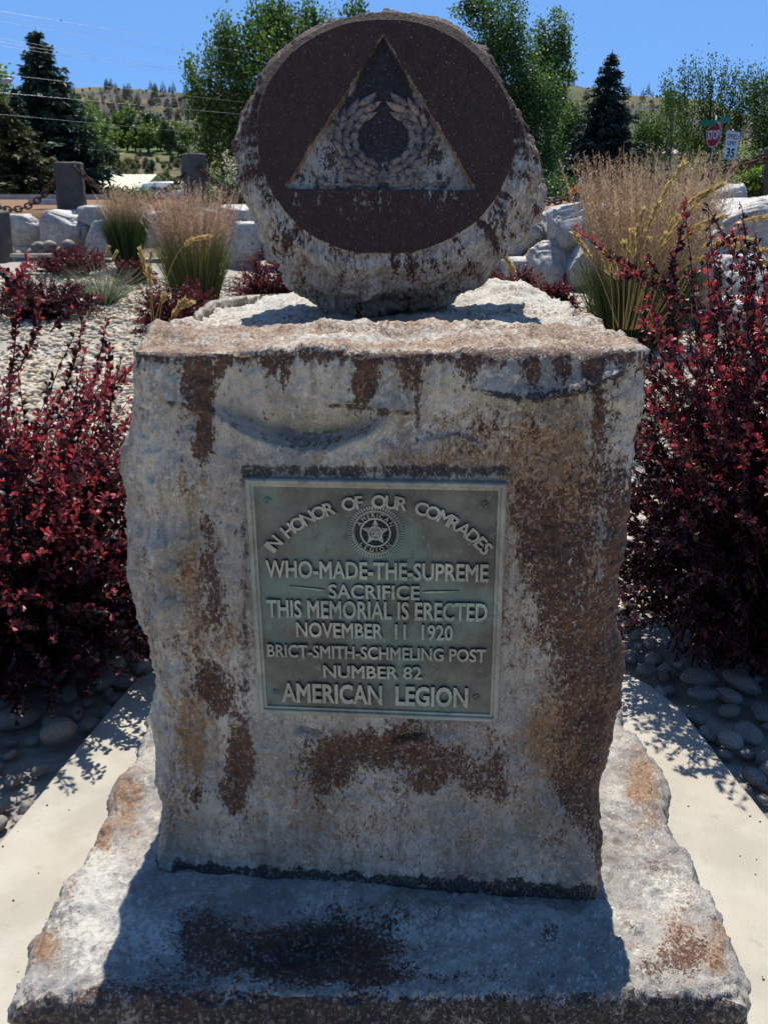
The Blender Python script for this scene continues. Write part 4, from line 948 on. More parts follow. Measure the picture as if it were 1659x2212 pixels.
BL = [(-40, 470, 14, 530, 16.9, 'grey boulder cut by the picture edge, beside the dark standing post', 1), (8, 462, 88, 519, 16.7, 'low pale boulder with a sloping top below the brown mulch', 2), (84, 452, 187, 533, 16.5, 'largest grey boulder of the far wall, pitted, under the tilted post', 3),
      (166, 443, 240, 479, 16.6, 'flat light slab boulder capping the far wall at the foot of the tilted post', 4), (180, 474, 243, 540, 16.3, 'tan faced angular boulder under the flat capping slab', 5), (14, 512, 105, 560, 16.9, 'dark lower boulder in shade behind the little heap of round stones', 6), (95, 520, 185, 566, 16.9, 'dark lower boulder half hidden by the red mound in front', 7),
      (236, 452, 300, 510, 16.7, 'grey boulder mostly hidden behind the dark green grass clump', 8), (296, 455, 380, 520, 16.5, 'grey boulder seen between the two feathery grass clumps', 9), (380, 452, 480, 530, 16.2, 'grey boulder behind the pink feathery grass clump', 10),
      (470, 441, 548, 486, 15.6, 'pale capping boulder beside the edge of the round carved stone', 11), (488, 478, 585, 548, 15.2, 'bluish grey boulder just past the feathery pink grass', 12), (478, 522, 560, 585, 15.3, 'shaded low boulder above the red barberry behind the carved stone', 13), (560, 448, 700, 560, 15.0, 'boulder hidden for the most part behind the round carved stone', 14),
      (1098, 458, 1202, 536, 13.4, 'broad white topped boulder beside the round carved stone', 15), (1192, 440, 1290, 530, 12.8, 'angular boulder with a shaded face leaning beside the big grass clump', 16), (1050, 520, 1150, 590, 13.6, 'dark blue shaded boulder low in the wall beside the carved stone', 17), (1143, 520, 1245, 612, 12.6, 'rough whitish lumpy boulder in the lower course by the red mound', 18),
      (1225, 530, 1310, 610, 12.5, 'shaded boulder behind golden seed stalks', 19), (1090, 555, 1150, 600, 12.9, 'small pale rock squeezed into the lower course', 20), (1280, 440, 1420, 560, 12.0, 'boulder behind the thick base of the big grass clump', 21), (1400, 470, 1530, 600, 10.8, 'grey boulder half veiled by the big grass and golden stalks', 22),
      (1528, 402, 1622, 520, 10.6, 'tall rounded grey boulder set behind the speed limit sign post', 23), (1508, 428, 1720, 590, 9.6, 'largest sunlit boulder of the near wall, bright white on top', 24), (1560, 552, 1700, 668, 9.0, 'blocky pale boulder under the largest sunlit one', 25), (1440, 580, 1570, 680, 9.6, 'shaded boulder behind the tall barberry', 26), (1590, 650, 1720, 740, 8.4, 'whitish boulder at the foot of the near wall by the frame edge', 27)]
for i_, (x0_, x1_, Y_) in enumerate(((690, 800, 14.8), (790, 900, 14.4), (890, 1000, 14.0), (985, 1100, 13.7))): BL.append((x0_, 450, x1_, 562, Y_, 'boulder hidden for the most part behind the round carved stone', 30 + i_))
for i_, x0_ in enumerate((-160, -280, -400, -520)): BL.append((x0_, 460, x0_ + 125, 555, 16.9, 'grey boulder of the far wall beyond the picture edge', 40 + i_))
for q in BL:
    dp = None if q[6] < 14 or q[6] == 22 else 0.45
    boulder(*q[:5], q[5], q[6] * 13 + 5, sink=0.15, depth=dp, tilt=(0.0 if q[6] not in (16, 23, 24) else 0.18))
for i, (px, py, rr) in enumerate(((85, 532, 17), (112, 533, 18), (70, 546, 16), (95, 548, 18), (120, 547, 18), (40, 548, 10), (150, 530, 15))):
    q = onY(px, py, 14.6); sz = rr / 1912 * 14.2
    o = place(COB[i % 9], tuple(q), (sz, sz * .9, sz * 1.1), (.2, .1 * i, i)); tag(o, 'pale round fist-like stone in the little heap below the far wall' if i < 6 else 'pinkish round stone beside the little heap, against the red mound', 'stone', 'round stones heaped below the far wall')
# basalt posts with their chains
def basalt_mat():
    m, t, bs = new_mat('basalt'); c = coords(t); n = nz_(t, 6, 6, .65, c); n2 = nz_(t, 40, 5, .7, c)
    col = mixc(t, ramp01(t, n, .35, .65), (0.055, 0.050, 0.048), (0.095, 0.084, 0.078)); col = mixc(t, mth(t, 'MULTIPLY', ramp01(t, n2, .55, .66), .6), col, (0.14, 0.135, 0.125))
    t.links.new(col, bs.inputs['Base Color']); bs.inputs['Roughness'].default_value = .8; bump(t, bs, n2, .8, .02); return m
M_bas = basalt_mat()
def post(base, top, wd, sides, rot, label, seed, dpt=None):
    n = 40; P = []; r = np.random.default_rng(seed); base = np.array(base, float); top = np.array(top, float)
    ang = (np.arange(sides) + .5) * 2 * np.pi / sides + rot; rad = r.uniform(.9, 1.1, sides)
    k = sides * 8; prof = []
    for i in range(sides):
        a0, a1 = ang[i], ang[(i + 1) % sides]; p0_ = rad[i] * np.array([math.cos(a0), math.sin(a0)]); p1_ = rad[(i + 1) % sides] * np.array([math.cos(a1), math.sin(a1)])
        for q in range(8): prof.append(p0_ + (p1_ - p0_) * q / 8)
    prof = np.array(prof); prof *= (wd / 2) / np.abs(prof[:, 0]).max()
    rows = [(f, 1.0) for f in np.linspace(0, .97, n)] + [(.985, .97), (1.0, .90), (1.008, .6), (1.01, .2)]
    for f, s in rows:
        c = base + (top - base) * f; w_ = s * (1.04 - 0.08 * f)
        P.append(np.c_[c[0] + prof[:, 0] * w_, c[1] + prof[:, 1] * w_, np.full(k, c[2])])
    V = np.concatenate(P); V += 0.018 * np.stack([fbm(V * 5 + seed, 4, .6), fbm(V * 5 + seed + 9, 4, .6), 0.8 * fbm(V * 6 + seed + 20, 3)], 1) + .006 * fbm(V * 22, 3)[:, None]
    Fc = [[i * k + j, i * k + (j + 1) % k, (i + 1) * k + (j + 1) % k, (i + 1) * k + j] for i in range(len(rows) - 1) for j in range(k)] + [[(len(rows) - 1) * k + j for j in range(k)]]
    return tag(mesh('stone_post', V, Fc, M_bas, None, True, tuple(base)), label, 'stone post', 'stone posts carrying the chain')
def PX(px, py, Y): return onY(px, py, Y)
pA = post(PX(160, 462, 17.3), PX(152, 351, 17.3), 0.52, 4, .2, 'dark stone post leaning beside the tan roofed building, chain at its top', 2)
pB = post(PX(424, 448, 16.8), PX(418, 332, 16.8), 0.47, 4, .75, 'taller square stone post near the round carved stone, corner facing forward', 3)
pC = post(PX(-20, 568, 14.6), PX(-28, 456, 14.6), 0.62, 4, .1, 'grey stone post cut by the picture edge, standing before the far wall', 5)
pD = post(PX(1254, 440, 13.9), PX(1256, 402, 13.9), 0.22, 4, .4, 'short stone post half hidden beside the big feathery grass', 7)
pE = post(PX(1690, 470, 11.5), PX(1690, 318, 11.5), 0.40, 4, .4, 'stone post beyond the picture edge carrying the near chain', 8)
pF = post(PX(700, 448, 15.9), PX(700, 340, 15.9), 0.42, 4, .5, 'stone post hidden behind the round carved stone', 9)
M_chain = simple_mat('rusty_chain', (0.085, 0.045, 0.026), .8, .3, .5, 30, .5)
def link_mesh(L, wd, r):
    mb = MB(); n = 28; t = np.linspace(0, 2 * np.pi, n + 1)[:-1]; a = L / 2 - wd / 2
    P = np.stack([np.cos(t) * wd / 2 + np.sign(np.cos(t)) * a, np.sin(t) * wd / 2, 0 * t], 1)
    k = 8; V = []
    for i in range(n):
        T = P[(i + 1) % n] - P[i - 1]; T /= np.linalg.norm(T); b = np.array([0, 0, 1.0]); q = np.cross(T, b); an = np.arange(k) * 2 * np.pi / k
        V.append(P[i] + r * (np.cos(an)[:, None] * q + np.sin(an)[:, None] * b))
    return np.concatenate(V), [[i * k + j, i * k + (j + 1) % k, ((i + 1) % n) * k + (j + 1) % k, ((i + 1) % n) * k + j] for i in range(n) for j in range(k)]
def chain(A, B, sag, L, label):
    A = np.array(A, float); B = np.array(B, float); t = np.linspace(0, 1, 400); P = A + (B - A) * t[:, None]; P[:, 2] -= sag * 4 * t * (1 - t)
    sl = np.concatenate([[0], np.cumsum(np.linalg.norm(np.diff(P, axis=0), axis=1))]); step = L * 0.72; n = int(sl[-1] / step)
    V, Fc = link_mesh(L, L * .62, L * .115); root = thing('chain', label, 'chain', tuple((A + B) / 2), 'heavy chains slung between the stone posts'); src = None
    for i in range(n + 1):
        s_ = i * step; c = np.array([np.interp(s_, sl, P[:, j]) for j in range(3)]); c2 = np.array([np.interp(min(s_ + step * .5, sl[-1]), sl, P[:, j]) for j in range(3)]); c1 = np.array([np.interp(max(s_ - step * .5, 0), sl, P[:, j]) for j in range(3)])
        d = Vector(c2 - c1)
        if src is None: src = mesh('link', V, Fc, M_chain, root); o = src
        else: o = src.copy(); SC.collection.objects.link(o); o.parent = root
        q = d.to_track_quat('X', 'Z'); o.rotation_mode = 'QUATERNION'; o.rotation_quaternion = q @ __import__('mathutils').Quaternion((1, 0, 0), R(8 + 90 * (i % 2)))
        o.location = Vector(c - (A + B) / 2)
chain(PX(-95, 372, 17.4), PX(128, 378, 17.15), .62, .145, 'thin looking dark chain running out past the picture edge over the mulch')
chain(PX(170, 365, 17.1), PX(400, 372, 16.7), .55, .145, 'chain hanging in front of the tan roofed building between two posts')
chain(PX(436, 366, 16.65), PX(690, 372, 15.8), .50, .145, 'chain sagging from the square post towards the round carved stone')
chain(PX(1090, 380, 15.0), PX(1262, 406, 13.8), .28, .15, 'chain drooping in front of dark trees beside the round carved stone')
chain(PX(1268, 402, 13.75), PX(1692, 328, 11.4), .12, .15, 'thick looking near chain crossing below the speed limit sign')
# kerbs
M_kerb = simple_mat('kerb_concrete', (0.42, 0.41, 0.385), .85, 0, .2, 4, .3)
mb = MB(); mb.box((-13, 27.3, 1.36), (22, .18, .22)); tag(mb.build('kerb', M_kerb, None, False), 'pale concrete kerb at the back of the mulched terrace', None, None, 'structure')
mb = MB(); q = PX(122, 437, 18.5); mb.box(tuple(q), (.9, .5, .10)); tag(mb.build('flat_stone', M_kerb, None, False, tuple(q)), 'flat grey paving stone lying in the mulch beside the leaning post', 'stone')
q = PX(70, 552, 13.9); mb = MB(); mb.box(tuple(q), (.62, .12, .05)); tag(mb.build('edging_stone', M_conc, None, False, tuple(q)), 'pale straight edging stone below the little heap of round stones', 'edging stone')
# ------------------------------------------------------------------ plants
def leaf_mat(name, trans=0.4, rough=0.45, spec=0.5, tint=(1, 1, 1)):
    m, t, bs = new_mat(name); at = nd(t, 'ShaderNodeAttribute', attribute_name='col')
    t.links.new(at.outputs['Color'], bs.inputs['Base Color']); bs.inputs['Roughness'].default_value = rough; bs.inputs['Specular IOR Level'].default_value = spec
    tr = nd(t, 'ShaderNodeBsdfTranslucent'); mx = nd(t, 'ShaderNodeMixShader'); mx.inputs[0].default_value = trans
    mm = nd(t, 'ShaderNodeMix', data_type='RGBA', blend_type='MULTIPLY'); mm.inputs[0].default_value = 1; mm.inputs[7].default_value = (*tint, 1)
    t.links.new(at.outputs['Color'], mm.inputs[6]); t.links.new(mm.outputs[2], tr.inputs['Color'])
    out = t.nodes['Material Output']; t.links.new(bs.outputs[0], mx.inputs[1]); t.links.new(tr.outputs[0], mx.inputs[2]); t.links.new(mx.outputs[0], out.inputs['Surface'])
    return m
def unit(v): return v / (np.linalg.norm(v, axis=-1, keepdims=True) + 1e-12)
def blades(C, D, Nn, L, W, shape):
    """leaves: at C pointing along D with face normal ~Nn; shape = list of (along, half width, lift); returns verts, quads"""
    D = unit(D); S = unit(np.cross(D, Nn)); U = np.cross(S, D); n = len(C); k = len(shape); V = np.zeros((n, 2 * k, 3))
    L = np.broadcast_to(np.asarray(L, float), (n,)); W = np.broadcast_to(np.asarray(W, float), (n,))
    for i, (a, h, l) in enumerate(shape):
        b = C + D * (L * a)[:, None] + U * (L * l)[:, None]
        V[:, 2 * i] = b - S * (W * h)[:, None]; V[:, 2 * i + 1] = b + S * (W * h)[:, None]
    Q = np.array([[2 * i, 2 * i + 1, 2 * i + 3, 2 * i + 2] for i in range(k - 1)])
    Q = (Q[None] + (np.arange(n) * 2 * k)[:, None, None]).reshape(-1, 4)
    return V.reshape(-1, 3), Q
def rep(col, k): return np.repeat(col, k, 0)
OBOV = [(0, .06, 0), (.45, .55, .03), (.8, .62, .02), (1.0, .18, -.04)]
M_barb = leaf_mat('barberry_leaf', .32, .44, .35, (1.9, 1.1, 1.1))
M_twig = simple_mat('barberry_twig', (0.07, 0.018, 0.018), .7, 0, .3, 30)
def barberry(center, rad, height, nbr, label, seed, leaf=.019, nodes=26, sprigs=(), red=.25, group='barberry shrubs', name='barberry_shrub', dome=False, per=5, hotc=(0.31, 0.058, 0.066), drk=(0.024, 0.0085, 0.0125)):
    r = np.random.default_rng(seed); root = thing(name, label, 'shrub', tuple(center), group); c0 = np.array(center, float)
    C = []; D = []; Nn = []; LL = []; CO = []; tw = MB()
    def run(P, tip_red, nn, ls=1.0, rr=.0035, pr=per):
        T = np.gradient(P, axis=0); T = unit(T); tw.tube(P, np.linspace(rr, rr * .4, len(P)), 5, cap=False)
        for s in np.linspace(.12, 1, nn):
            i = min(len(P) - 1, int(s * (len(P) - 1))); f = s * (len(P) - 1) - i; p = P[i] if i + 1 >= len(P) else P[i] * (1 - f) + P[i + 1] * f
            k = pr + r.integers(-1, 2)
            d = unit(r.normal(size=(k, 3)) + T[i] * .8 + np.array([0, 0, .25])); C.append(p + d * .002); D.append(d); Nn.append(unit(r.normal(size=(k, 3)) * .7 + np.array([0, 0, 1.0])))
            LL.append(leaf * ls * r.uniform(.65, 1.25, k) * (1.0 if s < .85 else .75))
            hf = sstep(.30, .62, (p[2] - c0[2]) / height) if not dome else 1.0; hot = r.random(k) < (red * .5 + tip_red * sstep(.55, 1, s)) * (.06 + .94 * hf); base = np.where(hot[:, None], hotc, drk); base = np.where((r.random(k) < .05)[:, None], (0.085, 0.062, 0.022), base); CO.append(base * r.uniform(.6, 1.5, (k, 1)))  # new-growth red kept high; low leaves coloured dark for the shade there
    for b in range(nbr):
        az = r.uniform(0, 6.283); el = r.uniform(.03, 1.0) ** 1.05
        if dome: el = r.uniform(.0, 1)
        end = c0 + np.array([math.cos(az) * rad[0] * math.sqrt(1 - el ** 2 * .85), math.sin(az) * rad[1] * math.sqrt(1 - el ** 2 * .85), height * (.12 + .86 * el)]) * np.array([1, 1, 1]) * r.uniform(.75, 1.06)
        end[2] = max(end[2], c0[2] + .04)
        st = c0 + np.array([r.normal(0, rad[0] * .16), r.normal(0, rad[1] * .16), 0]); mid = st * .45 + end * .55 + np.array([r.normal(0, .05), r.normal(0, .05), height * .14])
        t = np.linspace(0, 1, 10)[:, None]; P = (1 - t) ** 2 * st + 2 * t * (1 - t) * mid + t ** 2 * end; P += np.cumsum(r.normal(0, .004, P.shape), 0)
        run(P, 1.0 if r.random() < red * 1.6 else .15, nodes)
    for a, b, bend, hot in sprigs:
        a = np.array(a, float); b = np.array(b, float); t = np.linspace(0, 1, 14)[:, None]; P = a + (b - a) * t + np.array(bend) * np.sin(np.pi * t); P += np.cumsum(r.normal(0, .002, P.shape), 0)
        run(P, hot, int(12 + 55 * np.linalg.norm(b - a)), .85, .003, 4)
    C = np.concatenate(C); D = np.concatenate(D); Nn = np.concatenate(Nn); L = np.concatenate(LL); CO = np.concatenate(CO)
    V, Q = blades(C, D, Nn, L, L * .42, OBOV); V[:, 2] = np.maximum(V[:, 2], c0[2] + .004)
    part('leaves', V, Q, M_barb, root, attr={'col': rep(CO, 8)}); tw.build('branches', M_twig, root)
    return root
def at_(px, py, Y): return onY(px, py, Y)
def G0(px, Y): p = onY(px, 500, Y); return np.array([p[0], Y, float(terrain_z(p[0], Y))])
LS = [(at_(20, 900, 2.95), at_(62, 545, 2.75), (.0, 0, .02), .9), (at_(60, 960, 2.9), at_(170, 660, 2.95), (.05, 0, .0), .5), (at_(190, 900, 2.9), at_(232, 690, 2.95), (.0, 0, .02), .3), (at_(240, 960, 2.9), at_(228, 745, 2.9), (0, 0, 0), .3),
      (at_(40, 800, 2.7), at_(95, 640, 2.7), (.02, 0, .0), .8), (at_(0, 1010, 2.6), at_(110, 955, 2.5), (0, 0, .02), 1.0), (at_(150, 1030, 2.6), at_(290, 900, 2.7), (.02, 0, .02), 1.0), (at_(130, 1100, 2.5), at_(275, 985, 2.6), (.02, 0, .02), 1.0), (at_(60, 1130, 2.4), at_(230, 1040, 2.5), (0, 0, .03), .9),
      (at_(170, 1290, 2.5), at_(275, 1230, 2.5), (0, 0, .02), .9), (at_(160, 930, 2.9), at_(285, 790, 2.95), (.02, 0, .02), 1.0), (at_(-20, 700, 2.6), at_(60, 585, 2.5), (0, 0, .02), .8), (at_(-10, 1020, 2.3), at_(60, 970, 2.3), (0, 0, .01), .9), (at_(110, 720, 2.9), at_(205, 640, 3.0), (0, 0, .02), .1), (at_(-20, 590, 2.5), at_(45, 640, 2.5), (0, 0, .03), .1)]
LS = [(tuple(a), tuple(b), c, d) for a, b, c, d in LS]
barberry((-1.20, 2.66, -.05), (.70, .64), 1.06, 680, 'large burgundy barberry bush with red sprigs before the pale gravel, above the shaded cobbles', 21, leaf=.025, nodes=20, sprigs=LS, red=.42)
barberry((-1.95, 2.75, -.05), (.6, .6), 1.05, 260, 'dark barberry bush mostly beyond the picture edge behind the burgundy one', 22, leaf=.021, nodes=22, red=.2)
RS = [(at_(1480, 640, 3.1), at_(1238, 492, 3.3), (.0, 0, -.03), 1.0), (at_(1440, 640, 3.2), at_(1482, 432, 3.3), (.0, 0, .0), .9), (at_(1500, 600, 3.2), at_(1590, 510, 3.3), (.0, 0, .02), .9), (at_(1640, 700, 3.0), at_(1680, 480, 3.0), (.0, 0, .0), .8), (at_(1430, 640, 3.1), at_(1330, 590, 3.1), (.0, 0, .02), .9),
      (at_(1510, 1060, 2.6), at_(1506, 830, 2.65), (0, 0, .01), 1.0), (at_(1570, 870, 2.6), at_(1520, 750, 2.7), (.02, 0, 0), .9), (at_(1500, 960, 2.5), at_(1400, 880, 2.6), (0, 0, .03), 1.0), (at_(1540, 1180, 2.5), at_(1360, 1200, 2.5), (0, 0, .03), 1.0), (at_(1560, 1130, 2.6), at_(1370, 1135, 2.6), (0, 0, .03), .9), (at_(1530, 1080, 2.6), at_(1365, 1050, 2.7), (0, 0, .02), .8),
      (at_(1560, 960, 2.4), at_(1440, 800, 2.5), (0, 0, .02), .9), (at_(1600, 1000, 2.4), at_(1590, 780, 2.5), (0, 0, .02), .7), (at_(1610, 760, 2.8), at_(1670, 600, 2.8), (0, 0, .0), .9), (at_(1500, 760, 3.0), at_(1600, 640, 3.0), (0, 0, .02), .3), (at_(1620, 880, 2.5), at_(1700, 770, 2.5), (0, 0, .02), .9), (at_(1490, 700, 3.1), at_(1400, 560, 3.2), (0, 0, .02), .3), (at_(1450, 760, 3.0), at_(1450, 540, 3.1), (0, 0, .02), .25), (at_(1530, 760, 3.0), at_(1550, 560, 3.1), (0, 0, .02), .2), (at_(1580, 760, 3.0), at_(1640, 560, 3.1), (0, 0, .02), .25)]
RS = [(tuple(a), tuple(b), c, d) for a, b, c, d in RS]
barberry((1.33, 2.76, -.05), (.74, .66), 1.54, 760, 'tall dark purple barberry bush with red shoots in front of the big feathery grass', 23, leaf=.025, nodes=21, sprigs=RS, red=.24)
for px, pyb, w_, h_, Y, red, lab in ((150, 568, 190, 60, 14.2, .5, 'low red barberry mound under the largest far wall boulder'), (80, 668, 250, 85, 10.2, .12, 'wide dark brownish barberry mound lying on the gravel before the blue grass tuft'), (280, 596, 95, 50, 13.2, .6, 'small pinkish red mound between the blue grass tuft and the feathery grass'),
                                  (370, 728, 200, 118, 8.8, .45, 'dark red barberry mound just behind the shoulder of the block'), (590, 635, 210, 95, 11.2, .6, 'red barberry mound showing behind the lower edge of the round carved stone'), (640, 645, 90, 40, 9.6, .7, 'small bright red clump at the back edge of the block top'),
                                  (1105, 625, 170, 66, 11.6, .6, 'crimson barberry mound in front of the broad white topped boulder'), (1205, 650, 110, 62, 10.6, .5, 'small red barberry clump in front of the rough lumpy boulder')):
    c = G0(px, Y); k = Y / 1912
    barberry(tuple(c), (w_ * k / 2, w_ * k * .45), h_ * k * 1.12, int(90 + w_ * .55), lab, int(px) + 5, leaf=.030, nodes=13, red=red, group='low barberry mounds in the gravel', name='barberry_mound', dome=True, per=6, hotc=(0.115, 0.020, 0.027), drk=(0.030, 0.010, 0.013))
# ---- grasses
M_grass = leaf_mat('grass_blade', .40, .5, .4, (1.6, 1.5, 1.0)); M_plume = leaf_mat('grass_plume', .45, .8, .1, (1.25, 1.15, 1.05))
def stems(c0, n, rad, lean, hgt, r, sway=.12):
    az = r.uniform(0, 6.283, n); q = np.sqrt(r.random(n)); b = np.stack([np.cos(az) * q * rad, np.sin(az) * q * rad, 0 * q], 1) + c0
    d = np.stack([np.cos(az) * q * lean, np.sin(az) * q * lean, np.ones(n)], 1) + r.normal(0, .05, (n, 3)); d = unit(d); h = hgt * r.uniform(.78, 1.08, n)
    side = np.stack([np.cos(az), np.sin(az), 0 * q], 1) * (sway * q * r.uniform(.3, 1.4, n))[:, None]
    return b, d, h, side
def path_pts(b, d, h, side, t): return b + d * (h * t)[..., None] + side * (t ** 2)[..., None] * h[..., None] - np.array([0, 0, 1.0]) * (np.linalg.norm(side, axis=-1) * t ** 2.5 * h * .35)[..., None]
def ribbon(b, d, h, side, w_, k, taper, r, t0=0.0, t1=1.0):
    n = len(b); V = np.zeros((n, k, 2, 3)); s = unit(np.cross(d, r.normal(size=(n, 3))))
    for i, t in enumerate(np.linspace(t0, t1, k)):
        p = path_pts(b, d, h, side, np.full(n, t)); ww = w_ * (1 - taper * (i / (k - 1))); V[:, i, 0] = p - s * ww; V[:, i, 1] = p + s * ww
    Q = np.array([[2 * i, 2 * i + 1, 2 * i + 3, 2 * i + 2] for i in range(k - 1)]); Q = (Q[None] + (np.arange(n) * 2 * k)[:, None, None]).reshape(-1, 4)
    return V.reshape(-1, 3), Q
def feather_grass(c0, hgt, rad, lean, nb, npl, label, seed, pal_b, pal_p, plen=.30, blade_h=.62):
    r = np.random.default_rng(seed); c0 = np.array(c0, float); root = thing('feather_reed_grass', label, 'grass clump', tuple(c0), 'feathery ornamental grass clumps')
    b, d, h, s = stems(c0, nb, rad, lean * 1.15, hgt * blade_h, r, .22); V, Q = ribbon(b, d, h, s, .0055, 5, .9, r)
    part('blades', V, Q, M_grass, root, attr={'col': rep(np.array(pal_b)[r.integers(0, len(pal_b), nb)] * r.uniform(.6, 1.35, (nb, 1)), 10)})
    b, d, h, s = stems(c0, npl, rad * .9, lean, hgt, r, .12); V1, Q1 = ribbon(b, d, h, s, .0022, 5, .6, r)
    cs = np.array(pal_p)[r.integers(0, len(pal_p), npl)] * r.uniform(.7, 1.25, (npl, 1))
    m = 64; t = 1 - plen * r.random((npl, m)) ** .9; B = np.repeat(b, m, 0); Dd = np.repeat(d, m, 0); Hh = np.repeat(h, m); Ss = np.repeat(s, m, 0); tt = t.ravel()
    P = path_pts(B, Dd, Hh, Ss, tt); f = (1 - tt) / plen; wid = .045 * np.sin(np.pi * np.clip(f * .9 + .08, 0, 1)) ** .8
    off = unit(r.normal(size=P.shape)); dirn = unit(Dd * 1.2 + off); L = (wid * r.uniform(.5, 1.3, len(P)) + .006)
    V2, Q2 = blades(P, dirn, r.normal(size=P.shape), L, .0022, [(0, .5, 0), (.6, 1, 0), (1, .3, 0)])
    V = np.concatenate([V1, V2]); Q = np.concatenate([Q1, Q2 + len(V1)]); col = np.concatenate([rep(cs * .8, 10), rep(np.repeat(cs, m, 0) * r.uniform(.75, 1.25, (len(P), 1)), 6)])
    part('plumes', V, Q, M_plume, root, attr={'col': col}); return root
GRN = [(0.085, 0.115, 0.030), (0.125, 0.150, 0.042), (0.19, 0.19, 0.07), (0.055, 0.085, 0.024)]; DGRN = [(0.03, 0.06, 0.016), (0.045, 0.085, 0.022), (0.02, 0.045, 0.012)]
PINK = [(0.40, 0.28, 0.205), (0.46, 0.34, 0.24), (0.36, 0.23, 0.18), (0.46, 0.38, 0.25)]; TAN = [(0.40, 0.31, 0.20), (0.46, 0.37, 0.25), (0.33, 0.23, 0.16), (0.42, 0.31, 0.21)]
feather_grass(G0(415, 10.6), 1.40, .22, .13, 1700, 330, 'pinkish feathery grass clump beside the round carved stone, green at its base', 31, GRN, PINK, .44, .66)
feather_grass(G0(272, 15.2), 1.24, .20, .08, 1700, 170, 'dark green feathery grass clump against the far wall, tan at the tips', 32, DGRN, TAN, .34, .74)
feather_grass(G0(1395, 8.6), 1.69, .38, .15, 2000, 700, 'big tan feathery grass clump towering behind the tall barberry and below the stop sign', 33, DGRN + GRN[:2], TAN, .55, .50)
M_oat = leaf_mat('oat_head', .4, .6, .2, (1.2, 1.1, .9))
def oat_grass(c0, nb, hgt, rad, heads, label, seed, green=((0.10, 0.15, 0.125), (0.13, 0.18, 0.15), (0.16, 0.17, 0.10))):
    r = np.random.default_rng(seed); c0 = np.array(c0, float); root = thing('oat_grass', label, 'grass clump', tuple(c0), 'oat grass tufts with golden seed heads')
    b, d, h, s = stems(c0, nb, rad, 1.0, hgt, r, .5); V, Q = ribbon(b, d, h, s, .0035, 6, .92, r)
    part('blades', V, Q, M_grass, root, attr={'col': rep(np.array(green)[r.integers(0, len(green), nb)] * r.uniform(.6, 1.3, (nb, 1)), 12)})
    for tip, base, bend in heads:
        tip = np.array(tip, float); base = np.array(base, float); t = np.linspace(0, 1, 26)[:, None]; P = base + (tip - base) * t + np.array(bend) * np.sin(np.pi * t ** 1.3) ; mb = MB(); mb.tube(P, np.linspace(.0036, .0016, 26), 5, (0.42, 0.32, 0.13, 1), cap=False)
        n = 150; f = 1 - .30 * r.random(n); ii = f * 25; i0 = np.minimum(ii.astype(int), 24); p = P[i0] + (P[i0 + 1] - P[i0]) * (ii - i0)[:, None]; T = unit(P[i0 + 1] - P[i0])
        V, Q = blades(p, unit(T * 1.7 + unit(r.normal(size=p.shape))), r.normal(size=p.shape), r.uniform(.024, .046, n), .0058, [(0, .4, 0), (.5, 1, 0), (1, .15, 0)])
        cc_ = np.c_[np.array([(0.56, 0.44, 0.21)]) * r.uniform(.7, 1.25, (n, 1)), np.ones(n)]; mb.add(V, Q, rep(cc_, 6)); mb.build('seed_head', M_oat, root, col=True)
    return root
def hd(x1, y1, x0, y0, Y, bx=0.0, bz=0.04): return (at_(x1, y1, Y), at_(x0, y0, Y), (bx, 0, bz))
oat_grass(G0(212, 11.2), 420, .62, .10, [hd(236, 535, 215, 630, 11.1), hd(252, 690 - 145, 225, 640, 11.1), hd(305, 692 - 70, 262, 650, 11), hd(328, 545, 250, 640, 11.1, .1)], 'blue green oat grass tuft between two barberry mounds on the pale gravel', 41)
oat_grass(G0(352, 6.2), 60, .22, .06, [hd(448, 512, 322, 735, 6.2, -.03, .16), hd(322, 578, 338, 735, 6.2, 0, .01), hd(413, 655, 350, 735, 6.2), hd(356, 640, 340, 735, 6.2, .0), hd(303, 540, 330, 735, 6.3, .03, 0), hd(398, 648, 352, 735, 6.2, 0, .03), hd(385, 668, 345, 735, 6.2, 0, .02)], 'sparse golden oat stalks rising just behind the shoulder of the block', 42)
RH = [hd(1530, 410, 1370, 712, 5.3, -.10, .08), hd(1475, 352, 1365, 712, 5.4, -.06, .05), hd(1560, 398, 1390, 712, 5.3, -.08, .1), hd(1500, 442, 1360, 712, 5.2, -.05, .03), hd(1388, 455, 1350, 712, 5.3, -.02, .02), hd(1348, 568 - 40, 1345, 712, 5.3, 0, .02), hd(1302, 545, 1325, 712, 5.4, .02, 0), hd(1322, 560, 1335, 712, 5.4, .02, 0),
      hd(1365, 500, 1345, 712, 5.2, .02, .02), hd(1420, 440, 1352, 712, 5.3, -.02, .04), hd(1445, 520, 1362, 712, 5.2, -.03, .06), hd(1400, 520, 1352, 712, 5.2, 0, .03), hd(1565, 470, 1385, 712, 5.2, -.08, .12), hd(1590, 530, 1395, 712, 5.1, -.06, .13), hd(1625, 520, 1400, 712, 5.0, -.05, .14), hd(1660, 545, 1410, 712, 5.0, -.05, .15),
      hd(1695, 470, 1420, 712, 5.0, -.10, .15), hd(1530, 560, 1390, 712, 5.1, -.02, .1), hd(1700, 600, 1440, 712, 5.0, -.02, .2), hd(1240, 505, 1340, 720, 5.3, .02, .02), hd(1510, 490, 1372, 712, 5.3, -.05, .05), hd(1460, 470, 1362, 712, 5.25, -.03, .02)]
oat_grass(G0(1362, 5.3), 420, .55, .13, RH, 'oat grass tuft with many arching golden stalks in front of the big feathery grass', 43)
oat_grass(G0(1165, 5.6), 40, .15, .05, [hd(1090, 568 - 15, 1160, 700, 5.6, 0, .02), hd(1118, 455, 1180, 690, 5.6, .0, .02)], 'few thin golden stalks crossing the boulders beside the round carved stone', 44)
